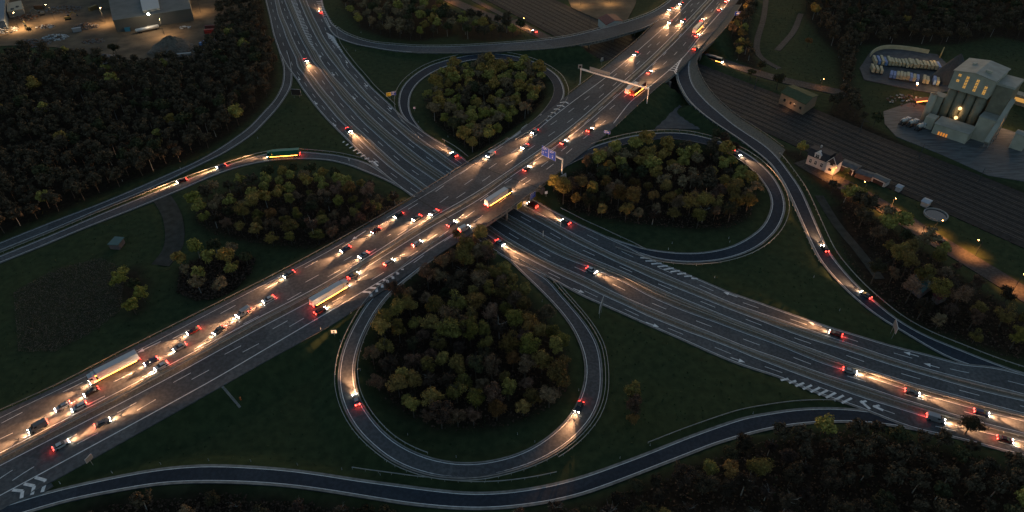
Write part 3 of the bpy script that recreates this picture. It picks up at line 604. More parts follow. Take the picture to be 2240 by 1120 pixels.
guardrail(cut(mid('ui','ri',.5), -80, 1600), 'double guard rail along the median of the bright upper motorway', double=True)
M_PAR = mat('parapet_steel', (.20, .19, .17), .6, (.13, .125, .115), .8)
guardrail(cut('d0', -80, 1120, -so_('d0','ui') * -.5), 'guard rail on the upper left edge of the bright motorway, below the tree oval', m=M_PAR)
guardrail(cut('d0', 1240, 1440, -so_('d0','ui') * -.5), 'guard rail on the upper left edge of the motorway beside the long gantry', m=M_PAR)
guardrail(cut('re_', 1060, 1222, so_('re_','ri') * .4), 'bridge parapet rail above the yellow and blue hanging signs', m=M_PAR, name='guardrail')
guardrail(cut('re_', 1345, 1470, so_('re_','ri') * .4), 'guard rail beside the paved yard next to the long gantry', m=M_PAR)
guardrail(cut('s_out', 738, 1320, so_('s_out','s_in') * .9), 'guard rail curling round the outside of the bottom loop road')
guardrail(cut('s_in', 776, 960, so_('s_in','s_out') * .8)[-45:], 'guard rail on the inner side of the bottom loop where it climbs to the bridge')
guardrail(cut('n_out', 870, 1240, so_('n_out','n_in') * 2.2)[:120], 'guard rail around the outside of the top loop road')
guardrail(cut('e_out', 1290, 1722, so_('e_out','e_in') * 1.6), 'guard rail around the outside of the right loop road')
guardrail(cut('wl_u', -60, 797, so_('wl_u','wl_l') * 1.4), 'guard rail on the upper side of the left ramp with red tail lights')
guardrail(cut('ne_r', 1690, 2300, so_('ne_r','ne_l') * 2.4), 'guard rail on the right side of the long curved ramp at the right')
guardrail(L['ne_o'], 'outer parapet rail of the ramp bridge above the street', m=M_PAR, h=1.0)
guardrail(cut('ne_l', 1480, 1800, so_('ne_l','ne_r') * .5), 'guard rail on the inner side of the curved ramp beside the paved yard')
guardrail(cut('nr_u', 735, 1490, so_('nr_u','nr_l') * .5), 'guard rail on the upper side of the ramp along the top edge')
guardrail(cut('nr_l', 900, 1430, so_('nr_l','nr_u') * .4), 'guard rail on the lower side of the ramp bridge above the tracks', m=M_PAR)
guardrail(cut('b7', 728, 862, sb7 * 2.0), 'guard rail between the upper grass triangle and the collector road')
guardrail(cut('b7', 955, 1030, sb7 * 2.2), 'short guard rail at the foot of the top loop wood before the bridge')
guardrail(cut('b7', 1176, 1420, sb7 * 3.2), 'guard rail on the grass edge below the right wood')
guardrail(cut('so_u', 745, 1240, so_('so_u','so_l') * 3.0), 'guard rail above the dark bottom ramp, left of centre')
guardrail(cut('so_u', 1420, 1860, so_('so_u','so_l') * 2.6), 'guard rail above the dark bottom ramp, right part up to the merge')
guardrail(cut('b0', 1640, 1860, sb0 * .5)[:1] if False else cut('s_out', 1201, 1320, so_('s_out','s_in') * 2.0), 'second outer guard rail on the right side of the bottom loop, by the grass')
# ------------------------------------------------------------------ signs, gantries and posts
M_SBLUE = mat('sign_blue', (.004, .04, .34), .6); M_SYEL = mat('sign_yellow', (.55, .42, .02), .5); M_SWHITE = mat('sign_white', (.7, .7, .7), .5); M_SBACK = mat('sign_back', (.22, .23, .23), .6); M_GANT = mat('gantry_paint', (.55, .58, .60), .5)
M_SBLACK = mat('sign_black', (.02, .02, .02), .6)
def frame_obj(mb, base, ux, mname, m, parent): pass
def panel(parent, name, base, c, ux, wd, hg, m, marks=(), mcol=None, tilt=0, flip=1):
    """flat sign of real thickness, centre c (world), ux along its width; marks = (u0,v0,u1,v1) bars on its face"""
    ux = Vector(ux); ux.z = 0; ux.normalize(); uz = Vector((0, 0, 1)); un = ux.cross(uz) * flip
    Mx = Matrix((( ux.x, un.x, 0, 0), (ux.y, un.y, 0, 0), (0, 0, 1, 0), (0, 0, 0, 1)))
    mb = MB(); mb.M = Matrix.Translation(c - base) @ Mx
    mb.box((0, 0, 0), (wd, .12, hg), 0); mb.box((0, .075, 0), (wd - .12, .03, hg - .12), 1)
    mb.box((0, -.075, 0), (wd * .98, .03, hg * .98), 3)
    for (u0, v0, u1, v1) in marks: mb.box(((u0 + u1) / 2 * wd, .1, (v0 + v1) / 2 * hg), (abs(u1 - u0) * wd, .02, abs(v1 - v0) * hg), 2)
    return mb.build(name, [M_SWHITE, m, mcol or M_SWHITE, M_SBACK], parent)
# long gantry across the upper motorway
gA = hit(1269, 182); gA.z = zt(gA.x, gA.y) if gA.z < 3 else gA.z; gB = hit(1415, 226); gB.z = max(gB.z, gz(gB.x, gB.y))
gA.z = gB.z = max(gA.z, gB.z, 6.5); 
gA = gp(1269, 182, gA.z); gB = gp(1415, 226, gB.z)
hG = max(5.5, height_at(gA, 152)); g = empty('sign_gantry', gA); tag(g, 'long pale gantry with a boxed walkway spanning both carriageways near the top', 'gantry')
mb = MB(); mb.tube((0, 0, -1.5), (0, 0, hG), .28, .24, 10); mb.box((0, 0, -1.4), (1.6, 1.6, 1.0), 0); mb.build('post', M_GANT, g)
mb = MB(); d = gB - gA; mb.tube((d.x, d.y, -1.5), (d.x, d.y, hG), .28, .24, 10); mb.box((d.x, d.y, -1.4), (1.6, 1.6, 1.0), 0); mb.build('post', M_GANT, g)
ang = math.atan2(d.y, d.x); ln = math.hypot(d.x, d.y)
mb = MB(); mb.M = Matrix.Translation((0, 0, hG)) @ Matrix.Rotation(ang, 4, 'Z'); mb.box((ln / 2, 0, .3), (ln + .8, .7, .9)); mb.build('beam', M_GANT, g)
mb = MB(); mb.M = Matrix.Translation((0, 0, hG)) @ Matrix.Rotation(ang, 4, 'Z')
for k in range(9): mb.box((ln * (.13 + .035 * k), 0, .9), (.7, 1.1, .3))
mb.build('light_boxes', M_STEEL, g)
mb = MB(); mb.M = Matrix.Translation((0, 0, hG)) @ Matrix.Rotation(ang, 4, 'Z'); mb.box((ln * .27, 1.0, 1.5), (ln * .30, .5, 2.3)); mb.build('sign_box', M_SBACK, g)
mb = MB(); mb.box((-.6, .2, hG + 1.7), (2.4, .4, 2.4)); mb.box((-.6, -.02, hG + 1.7), (1.2, .1, 1.2), 1); mb.build('camera_panel', [M_SBACK, M_SBLACK], g)
# half gantry with two blue signs
cA = hit(1229, 379); cA.z = max(cA.z, 5.5); cA = gp(1229, 379, cA.z); hC = height_at(cA, 349); a = gp(1187, 327, cA.z + hC); g = empty('sign_gantry', cA); tag(g, 'cantilever gantry with two blue direction signs by the bridge', 'gantry')
dv = a - cA; dv.z = 0; ln = dv.length; u = dv.normalized()
mb = MB(); mb.tube((0, 0, -2), (0, 0, hC + .3), .42, .34, 10); mb.build('post', M_GANT, g); mb = MB(); mb.box((0, 0, -.9), (4.2, 4.2, 1.2)); mb.build('base', M_CONC, g)
mb = MB(); mb.M = Matrix.Rotation(math.atan2(u.y, u.x), 4, 'Z'); mb.box((ln / 2, 0, hC), (ln + .6, .6, .7)); mb.build('beam', M_GANT, g)
txt = [(-.36, .32, .22, .35), (-.36, .19, .04, .215), (-.05, -.05, .22, -.03)]
for k, (f0, mk) in enumerate(((.83, txt + [(-.29, -.36, -.26, -.06), (-.34, -.11, -.21, -.08)]), (.475, txt + [(.03, -.36, .06, -.18), (-.02, -.2, .12, -.17)]))):
    panel(g, 'sign_panel', cA, cA + u * ln * f0 + Vector((0, 0, hC)) - Vector((u.y, -u.x, 0)) * .5, -u, ln * .35, 5.0, M_SBLUE, mk, flip=1)
# signs hanging on the bridge side
def side_sign(x, y, wd, hg, m, mcol, label, marks):
    x0 = hit(x, y); i = None
    # nearest point of the bridge edge line whose picture x is x
    P = min(L['re_'], key=lambda p: abs(proj(p)[0] - x) + 3 * max(0, abs(proj(p)[1] - y) - 40)); k = int(np.argmin(((L['re_'] - P) ** 2).sum(1)))
    T = Vector(tuple(L['re_'][k + 1] - L['re_'][k - 1])); T.z = 0; T.normalize(); N = Vector((T.y, -T.x, 0)); base = Vector(tuple(P)) + N * .9; base.z -= 1.2
    r = empty('hanging_sign', base + Vector((0, 0, -hg / 2))); tag(r, label, 'road sign')
    panel(r, 'sign_panel', r.location, base, T, wd, hg, m, marks, mcol, flip=1)
    mb = MB(); mb.box((-N.x * .5, -N.y * .5, hg / 2 + .2), (.1, .1, .1)) if False else None
    for s in (0,): mb.box((T.x * s * wd - N.x * .5, T.y * s * wd - N.y * .5, hg / 2 + .5), (.12, .12, 1.4)); mb.tube((T.x * s * wd, T.y * s * wd, hg / 2 + 1.1), (T.x * s * wd - N.x * .9, T.y * s * wd - N.y * .9, hg / 2 + 1.1), .06, n=6)
    mb.build('bracket', M_STEEL, r)
side_sign(1134, 447, 3.6, 2.8, M_SYEL, M_SBLACK, 'yellow direction sign hanging on the side of the bridge', [(-.4, .2, .25, .3), (-.4, -.02, .1, .08), (-.4, -.3, .3, -.2)])
side_sign(1163, 425, 4.0, 3.0, M_SBLUE, M_SWHITE, 'blue direction sign hanging on the side of the bridge', [(-.4, .22, .2, .27), (-.4, 0, .25, .05), (-.4, -.25, .05, -.2)])
def post_sign(x, y, h, panels, ux, label, name='road_sign', z=None, posts=(-.8, .8), cat='road sign'):
    P = hit(x, y); P.z = zt(P.x, P.y); r = empty(name, P); tag(r, label, cat); ux = Vector(ux).normalized()
    for s in posts:
        mb = MB(); mb.tube((ux.x * s, ux.y * s, -.3), (ux.x * s, ux.y * s, h), .07, n=8); mb.build('post', M_STEEL, r)
    for (s, zc, wd, hg, m, marks, mc) in panels:
        panel(r, 'sign_panel', P, P + ux * s + Vector((0, 0, zc)), ux, wd, hg, m, marks, mc)
    return r
bars = [(-.38, .22, .3, .32), (-.38, 0, .1, .08), (-.38, -.3, .25, -.2)]
post_sign(857, 217, 4.6, [(-1.5, 3.3, 2.9, 2.4, M_SYEL, bars, M_SBLACK), (1.4, 3.5, 2.8, 2.3, M_SBLUE, bars, None)], (1, .35, 0), 'yellow and blue direction sign on the grass beside the top loop')
post_sign(1612, 40, 4.5, [(0, 3.4, 4.4, 2.9, M_SBLUE, [(-.25, -.1, .25, .02), (-.1, .05, .2, .25)], None)], (1, 0, 0), 'blue motorway sign on posts beside the upper right edge')
post_sign(1327, 299, 3.4, [(0, 2.6, 3.4, 1.6, M_SBLUE, [(-.3, -.06, .3, .06)], None)], (1, -.5, 0), 'low blue sign where the right loop leaves the motorway')
post_sign(733, 737, 3.2, [(0, 2.5, 1.9, 1.6, M_SWHITE, [(-.2, -.2, .15, .25)], M_SBLACK)], (1, .05, 0), 'small white square sign on grass left of the bottom loop', posts=(0,))
post_sign(1701, 948, 2.6, [(0, 2.2, 1.2, 1.2, M_SBLUE, [(-.2, -.1, .2, .1)], None)], (1, .1, 0), 'small round blue sign at the lower edge of the bottom ramp', posts=(0,))
post_sign(907, 243, 2.4, [(0, 2.0, 1.2, 1.2, M_SBLUE, [(-.2, -.1, .2, .25)], None)], (1, .1, 0), 'small blue and white sign inside the top loop', posts=(0,))
post_sign(765, 358, 2.6, [(0, 2.2, 1.1, 1.1, M_SWHITE, [], None)], (.6, -.5, 0), 'small sign beside the left ramp before it merges', posts=(0,))
post_sign(1194, 441, 2.6, [(0, 2.2, 1.4, 1.4, M_SWHITE, [], None)], (1, .4, 0), 'small white sign on grass right of the bridge abutment', posts=(0,))
post_sign(1313, 690, 7.5, [(0, 5.4, 6.4, 3.6, M_SBACK, [], None)], (.35, 1, 0), 'tall sign seen edge on beside the left collector road', posts=(-1.6, 1.6))
post_sign(1949, 735, 6.5, [(0, 5.0, 5.4, 3.0, M_SBACK, [], None)], (.28, 1, 0), 'tall sign seen edge on beside the long right ramp', posts=(-1.4, 1.4))
post_sign(650, 214, 4.8, [(0, 3.6, 5.8, 3.8, M_SBLACK, [], None)], (1, -.1, 0), 'large dark sign seen from behind at the upper left fork', posts=(-1.6, 1.6))
post_sign(204, 1018, 4.5, [(0, 3.4, 2.4, 1.8, M_SBACK, [], None)], (.35, 1, 0), 'grey sign on one post on the grass at the lower left', posts=(0,))
post_sign(1316, 143, 5.0, [(0, 3.4, 2.0, 1.4, M_SBACK, [], None), (0, 4.6, 1.6, 1.0, M_SBACK, [], None)], (.9, .4, 0), 'grey cabinet sign on a post beside the railway cutting', posts=(0,))
def white_bollard(x, y, label, h=3.2):
    P = hit(x, y); r = empty('marker_post', P); tag(r, label, 'post')
    mb = MB(); mb.tube((0, 0, -.1), (0, 0, h), .16, .12, 8); mb.build('shaft', M_SWHITE, r); mb = MB(); mb.box((0, 0, .25), (.5, .5, .5)); mb.build('base', M_CONC, r)
white_bollard(1188, 518, 'tall white post on the median of the lower motorway'); white_bollard(1226, 498, 'tall white post on the verge beside the right collector road')
# roadside delineators
M_DEL = mat('post_white', (.6, .6, .58), .6)
def delineator():
    P0 = empty('delineator_post', (0, 0, 0)); mb = MB(); mb.box((0, 0, .5), (.16, .14, 1.1), top=(.7, .8)); mb.build('body', M_DEL, P0); mb = MB(); mb.box((0, 0, .82), (.175, .155, .18)); mb.build('band', M_SBLACK, P0); return P0
prot = delineator(); first = True
for (x, y, lb) in ((846,1010,''),(842,936,''),(892,952,''),(998,1001,''),(823,693,''),(788,810,''),(1266,855,''),(1170,968,''),(1132,951,''),(1186,660,''),(1257,731,''),
    (132,1058,''),(246,1035,''),(352,1016,''),(457,1008,''),(549,1010,''),(651,1018,''),(748,1028,''),(832,1040,''),(1356,1003,''),(1422,975,''),(1647,905,''),
    (1470,533,''),(1462,546,''),(1596,530,''),(1594,522,''),(1469,575,''),(1523,581,''),(1563,608,''),(778,112,''),(759,110,''),(790,72,''),(1612,132,''),(1780,607,''),(1836,680,''),(564,303,''),(972,311,''),(980,300,''),(915,268,''),
    (768,686,''),(745,748,''),(702,722,''),(395,370,''),(268,397,''),(1840,30,''),(1698,152,''),(1795,176,'')):
    o = prot if first else copy_tree(prot); first = False; P = gp(x, y, gz(*gp(x, y, 0)[:2]));
    for _ in range(4): P = gp(x, y, gz(P.x, P.y))
    o.location = (P.x, P.y, zt(P.x, P.y) - .02); o.rotation_euler.z = random.uniform(0, 3); tag(o, 'small white roadside marker post with a black band in the grass', 'marker post', 'roadside marker posts')
JO = MB()
for pts, m_ in (([(907,431),(950,458),(1008,497)], 0), ([(1029,355),(1090,380),(1122,391),(1185,414)], 0), ([(1334,140),(1380,162),(1440,192)], 0)):
    stripe(JO, SM(pts, 'D', sig=1), .55, .06)
o = JO.build('expansion_joint', mat('joint_steel', (.03, .03, .03), .7)); o['kind'] = 'structure'
# concrete steps down the embankment
s0 = gp(486, 845, 6.0); s1 = gp(528, 898, 0.15); base = s1.copy(); base.z = gz(s1.x, s1.y)
r = empty('embankment_steps', base); tag(r, 'narrow concrete steps running down the grass bank below the motorway', 'steps')
mb = MB(); n = 26; dh = s1 - s0; dh.z = 0; aa = math.atan2(dh.y, dh.x)
for k in range(n):
    p = s0 + (s1 - s0) * ((k + .5) / n); zz = gz(p.x, p.y) + .12; mb.M = Matrix.Translation((p.x - base.x, p.y - base.y, zz - base.z)) @ Matrix.Rotation(aa, 4, 'Z'); mb.box((0, 0, 0), (dh.length / n * .62, .8, .25))
mb.build('steps', M_CONC, r)
P = gp(531, 886, 0); P.z = gz(P.x, P.y); r = empty('hydrant_post', P); tag(r, 'short orange post with a cap beside the concrete steps', 'post'); mb = MB(); mb.tube((0, 0, 0), (0, 0, 1.1), .28, .22, 8); mb.tube((0, 0, 1.1), (0, 0, 1.35), .34, .1, 8); mb.build('body', mat('orange_paint', (.5, .12, .03), .6), r)
# ------------------------------------------------------------------ helpers for lamps
def spot(name, loc, parent=None, energy=1000, col=(1, .6, .3), size=120, blend=.8, rot=(0, 0, 0), r=.3, kind='SPOT'):
    l = bpy.data.lights.new(name, kind); l.energy = energy; l.color = col; l.shadow_soft_size = r
    if kind == 'SPOT': l.spot_size = R(size); l.spot_blend = blend
    o = bpy.data.objects.new(name, l); COL.objects.link(o); o.location = loc; o.rotation_euler = rot
    if parent: o.parent = parent
    return o
E_WARM = mat('lamp_warm', (1.0, .62, .25), emit=60); E_ORANGE = mat('lamp_orange', (1.0, .35, .08), emit=40); E_COOL = mat('lamp_cool', (1.0, .9, .75), emit=60)
def street_lamp(x, y, h, label, energy, col=(1, .36, .09), m=None, arm=1.6, z=None, name='street_lamp', head=.3, spread=150):
    P = gp(x, y, 0); P.z = gz(P.x, P.y); r = empty(name, P, random.uniform(0, 6)); tag(r, label, 'lamp')
    mb = MB(); mb.tube((0, 0, -.1), (0, 0, h), .11, .07, 8); mb.tube((0, 0, h - .05), (arm, 0, h + .25), .06, .05, 6); mb.build('pole', M_DARKSTEEL, r)
    mb = MB(); mb.box((arm, 0, h + .25), (head * 2.2, head * 1.2, .16)); hd = mb.build('lamp_head', M_DARKSTEEL, r)
    mb = MB(); mb.box((arm, 0, h + .13), (head * 1.8, head, .08)); mb.tube((arm, 0, h + .16), (arm, 0, h - .12), head * .8, head * .3, 8); mb.build('lamp_glass', m or E_ORANGE, r)
    spot('lamp_light', (arm, 0, h - .2), r, energy, col, spread, 1.0, r=.2); return r
street_lamp(1143, 62, 8, 'orange street lamp above the short lit street at the top, left of the ramp', 1500)
street_lamp(1946, 461, 8, 'orange street lamp beside the lit street right of the long ramp', 8000, spread=110)
street_lamp(1885, 432, 8, 'street lamp among trees just below the villa on the lit street', 4500, spread=110)
street_lamp(2038, 512, 8, 'street lamp half way along the lit street at the right', 6000, spread=110)
street_lamp(2216, 636, 8, 'last street lamp on the lit street near the right edge', 6000, spread=110)
street_lamp(2133, 560, 8, 'orange street lamp farther down the street at the right edge of the wood', 8000, spread=110)
street_lamp(1795, 190, 6, 'small lamp beside the street above the green-roofed house', 500)
street_lamp(1820, 392, 6, 'street lamp under a tree in front of the white villa', 4000)
street_lamp(985, 8, 8, 'street lamp on the lit street at the top edge, right of the small wood', 2600)
street_lamp(1052, 16, 8, 'street lamp on the lit street at the top edge, nearer the tracks', 1500)
street_lamp(1270, 12, 9, 'tall lamp over the lit yard at the top edge, left side of the yard', 3500, (1, .6, .25))
street_lamp(1335, 8, 9, 'tall lamp over the lit yard at the top edge, right side of the yard', 3000, (1, .6, .25))
# ------------------------------------------------------------------ ground patches
def patch(name, poly, m, z=.12, zb=None):
    P = [gp(x, y, 0) for x, y in poly]; v = [(p.x, p.y, z) for p in P]; mb = MB()
    mb.add(v + [(a, b, z - 2) for a, b, _ in v], [tuple(range(len(v)))] + [(i, (i + 1) % len(v), (i + 1) % len(v) + len(v), i + len(v)) for i in range(len(v))])
    o = mb.build(name, m)
    bm = bmesh.new(); bm.from_mesh(o.data); bmesh.ops.recalc_face_normals(bm, faces=bm.faces); bm.to_mesh(o.data); bm.free()
    o['kind'] = 'structure'; return o
M_DIRT = mat('yard_dirt', (.06, .045, .03), .95, (.16, .115, .07), .09, lo=.32, hi=.68)
M_YARD = mat('concrete_yard', (.05, .054, .056), .7, (.15, .155, .155), .12, stretch=(.8, 1, 6), lo=.3, hi=.75)
M_YARD2 = mat('yard_asphalt', (.06, .062, .065), .85, (.10, .10, .10), .3)
patch('dirt_yard', [(-60,-60),(600,-60),(560,0),(505,50),(480,100),(440,132),(330,140),(270,130),(210,122),(120,104),(40,100),(-60,104)], M_DIRT, .42)
patch('paved_yard', [(1440,226),(1478,226),(1500,240),(1530,262),(1562,284),(1520,284),(1470,282),(1410,285),(1372,290),(1345,286),(1378,262),(1402,240)], M_YARD2, .42)
patch('concrete_yard', [(1932,245),(1990,225),(2080,245),(2280,310),(2280,405),(2160,385),(2060,340),(1960,300),(1935,272)], M_YARD, .42)
patch('storage_yard', [(1880,150),(1905,112),(1945,105),(2050,120),(2070,140),(2085,200),(2040,205),(1960,190),(1890,175)], M_YARD2, .42)
patch('lit_yard', [(1225,-40),(1250,18),(1300,40),(1330,52),(1372,45),(1390,10),(1400,-40)], M_DIRT, .42)
# ------------------------------------------------------------------ railway tracks
for k, off in enumerate((-17.5, -12.8, -8.1, -3.2, 1.6, 6.4, 11.2, 16)):
    Lr = offset(rail_c, off); base = Vector(tuple(Lr[0])); base.z = .12; r = empty('railway_track', base)
    tag(r, 'railway track in the dark rail corridor, %s of eight counted from the street side' % ('first','second','third','fourth','fifth','sixth','seventh','eighth')[k], 'railway track', 'parallel railway tracks')
    for s in (-.75, .75):
        mb = MB(); stripe(mb, offset(Lr, s), .16, .28); rel(mb, Vector((base.x, base.y, base.z))).build('rail', M_RAIL, r)
    mb = MB(); stripe(mb, Lr, 2.5, .14); rel(mb, base).build('sleeper_bed', mat('sleepers', (.02, .018, .016), .95, (.05, .044, .038), 1.6, detail=2), r)
def gantry_mast(x, y, label):
    P = gp(x, y, 0); r = empty('catenary_mast', P); tag(r, label, 'mast'); mb = MB(); mb.tube((0, 0, 0), (0, 0, 8), .18, .12, 6); mb.build('pole', M_DARKSTEEL, r); mb = MB(); mb.tube((0, 0, 7), (2.2, -2.2, 7.4), .06, n=5); mb.tube((0, 0, 7.9), (2.2, -2.2, 7.4), .04, n=4); mb.build('arm', M_DARKSTEEL, r)
for x, y, lb in ((1650,195,'dark railway mast beside the tracks just below the street'),(1745,235,'dark railway mast beside the tracks below the green-roofed house'),(1880,290,'dark railway mast beside the tracks near the mixer trucks'),(2010,345,'dark railway mast beside the tracks in front of the concrete plant'),(2140,398,'dark railway mast at the right end of the tracks'),(1290,60,'dark railway mast beside the red roofed hut at the top')): gantry_mast(x, y, lb)
# ------------------------------------------------------------------ concrete plant
M_PLANT = mat('plant_cladding', (.36, .34, .275), .8, (.46, .435, .355), .3, lo=.3, hi=.7); M_PROOF = mat('plant_roof', (.30, .285, .24), .85, (.40, .38, .32), .25, lo=.3, hi=.7)
M_SILO = mat('silo_steel', (.20, .185, .14), .7, (.27, .25, .19), .3); M_WINLIT = mat('lit_window', (1.0, .50, .12), emit=.22); M_HOT = mat('work_light', (1.0, .6, .25), emit=1.2)
PA = gp(2045, 272); PB = gp(2122, 297); pu = (PB - PA).normalized(); PANG = math.atan2(pu.y, pu.x)
plant = empty('concrete_plant', PA, PANG); tag(plant, 'tall grey concrete plant with round silos and a boxy head with lit yellow windows', 'plant')
mb = MB(); x0, x1, y0, y1 = -1.0, 18.6, -1.5, 21; xm = (x0 + x1) / 2
mb.add([(x0, y0, 22), (x1, y0, 22), (x1, y0, 31.5), (xm, y0, 33), (x0, y0, 31.5), (x0, y1, 22), (x1, y1, 22), (x1, y1, 31.5), (xm, y1, 33), (x0, y1, 31.5)],
       [(0, 1, 2, 3, 4), (9, 8, 7, 6, 5), (1, 6, 7, 2), (5, 0, 4, 9), (6, 1, 0, 5)])
mb.build('head_house', M_PLANT, plant)
mb = MB(); ov = .5
for a, b, z0, z1 in ((x0 - ov, xm, 31.5, 33.05), (xm, x1 + ov, 33.05, 31.5)):
    mb.add([(a, y0 - ov, z0), (b, y0 - ov, z1), (b, y1 + ov, z1), (a, y1 + ov, z0), (a, y0 - ov, z0 + .35), (b, y0 - ov, z1 + .35), (b, y1 + ov, z1 + .35), (a, y1 + ov, z0 + .35)], [(3, 2, 1, 0), (4, 5, 6, 7), (0, 1, 5, 4), (1, 2, 6, 5), (2, 3, 7, 6), (3, 0, 4, 7)])
rf = mb.build('roof', M_PROOF, plant)
mb = MB(); mb.box((13, 5, 33.4), (3, 1.6, 1.2)); mb.build('roof_vent', M_PLANT, rf); mb = MB(); mb.box((4, 12, 33), (1.6, 3, 1.0)); mb.build('roof_vent', M_PLANT, rf)
for c, rows in ((2.2, (30, 27)), (6.2, (29.8, 28.1, 26.4, 24.7)), (11.2, (29.6, 27.9, 26.2, 24.5)), (15.8, (27.4, 25.6, 24.3))):
    for z in rows:
        mb = MB(); mb.box((c, y0 - .02, z), (1.3, .16, 1.25), 0); mb.box((c, y0 - .12, z), (.12, .06, 1.25), 1); mb.box((c, y0 - .14, z), (1.3, .05, .1), 1); mb.build('window', [M_WINLIT, M_DARKSTEEL], plant)
for k, c in enumerate((1.4, 5.9, 10.6, 15.4)):
    for j, yy in enumerate((2.4, 8.0)):
        mb = MB(); mb.tube((c, yy, 4), (c, yy, 22.2), 2.25, n=24); mb.tube((c, yy, 4), (c, yy, 0), 2.25, 1.9, 24)
        for z in (8, 13, 18): mb.tube((c, yy, z), (c, yy, z + .25), 2.32, n=24)
        mb.build('silo', M_SILO, plant, True)
mb = MB(); mb.box((8.8, 13, 11), (17, 9, 22)); mb.build('rear_block', M_PLANT, plant)
mb = MB(); mb.box((22.8, 12.5, 14), (8, 15, 28)); mb.build('side_tower', M_SILO, plant)
mb = MB(); mb.box((22.8, 12.5, 28.5), (9, 16, 1), top=(.95, .95)); mb.build('side_roof', M_PROOF, plant)
mb = MB(); mb.box((23.2, 0, 6.5), (8.2, 8, 13)); mb.build('side_block', M_PLANT, plant); mb = MB(); mb.box((23.2, 0, 13.2), (8.6, 8.4, .4)); mb.build('side_roof', M_PROOF, plant)
mb = MB(); mb.box((-4.2, 6, 7), (5, 6, 14)); mb.build('side_block', M_PLANT, plant); mb = MB(); mb.box((-4.2, 6, 14.2), (5.4, 6.4, .4)); mb.build('side_roof', M_PROOF, plant)
mb = MB(); mb.box((11, -8.2, 3), (17, 9, 6)); mb.build('front_hall', M_PLANT, plant)
mb = MB(); mb.add([(2.2, -13.1, 6), (19.8, -13.1, 6), (19.8, -3.4, 7), (2.2, -3.4, 7), (2.2, -13.1, 6.3), (19.8, -13.1, 6.3), (19.8, -3.4, 7.3), (2.2, -3.4, 7.3)], [(3, 2, 1, 0), (4, 5, 6, 7), (0, 1, 5, 4), (1, 2, 6, 5), (2, 3, 7, 6), (3, 0, 4, 7)]); mb.build('hall_roof', M_PROOF, plant)
for k in range(4):
    mb = MB(); mb.box((6 + 1.3 * k, -12.78, 1.6), (.8, .14, 1.8)); mb.build('window', mat('lit_orange_window', (1, .33, .05), emit=.25), plant)
mb = MB(); mb.box((-1.2, -6.5, 3.4), (5, 6, 6.8)); mb.build('side_block', M_PLANT, plant)
for z, yy in ((12.5, .2), (7.0, .2)):
    mb = MB(); mb.tube((8.3, yy - .4, z), (8.3, yy + .2, z), .8, .9, 14); mb.build('work_light', M_HOT, plant)
spot('plant_light', (8.3, -1.0, 10), plant, 90, (1, .62, .28), kind='POINT', r=.4)
mb = MB(); mb.box((0, 0, 0), (2.2, 26, 2.2))
for i, v in enumerate(mb.v): mb.v[i] = Matrix.Translation((28.2, -2, 13)) @ Matrix.Rotation(R(44), 4, 'X') @ v
mb.build('conveyor', M_PROOF, plant)
mb = MB(); [mb.tube((28.2 + s, yy, 0), (28.2 + s, yy, zz), .18, n=6) for s in (-1, 1) for yy, zz in ((-8, 6.5), (-2, 12), (4, 18))]; mb.build('conveyor_legs', M_STEEL, plant)
P = gp(2021, 262); r = empty('chimney', P); tag(r, 'slim pale round chimney left of the concrete plant', 'chimney'); hh = height_at(P, 207); mb = MB(); mb.tube((0, 0, 0), (0, 0, hh), 2.0, 1.9, 20); mb.tube((0, 0, hh), (0, 0, hh + .4), 2.05, n=20); mb.build('shaft', M_PLANT, r, True); mb = MB(); mb.tube((0, 0, hh + .4), (0, 0, hh + .45), 1.6, n=20); mb.build('mouth', M_SBLACK, r)
P = gp(2213, 322); r = empty('plant_shed', P, PANG); tag(r, 'small grey silo shed at the right edge beside the concrete plant', 'shed'); mb = MB(); mb.box((2, 0, 4.5), (6, 5, 9)); mb.build('walls', M_PLANT, r); mb = MB(); mb.box((2, 0, 9.3), (7, 6, .8), top=(.9, .3)); mb.build('roof', M_PROOF, r)
P = gp(2232, 228); r = empty('lit_shed', P, PANG); tag(r, 'low shed with a yellow lit front behind the plant at the right edge', 'shed'); mb = MB(); mb.box((0, 0, 3), (12, 6, 6)); mb.build('walls', M_SILO, r); mb = MB(); mb.box((0, -3.1, 3.4), (9, .1, 2.2)); mb.build('window', M_WINLIT, r)
spot('yard_light', gp(2215, 262, 7), None, 900, (1, .5, .2), kind='POINT')
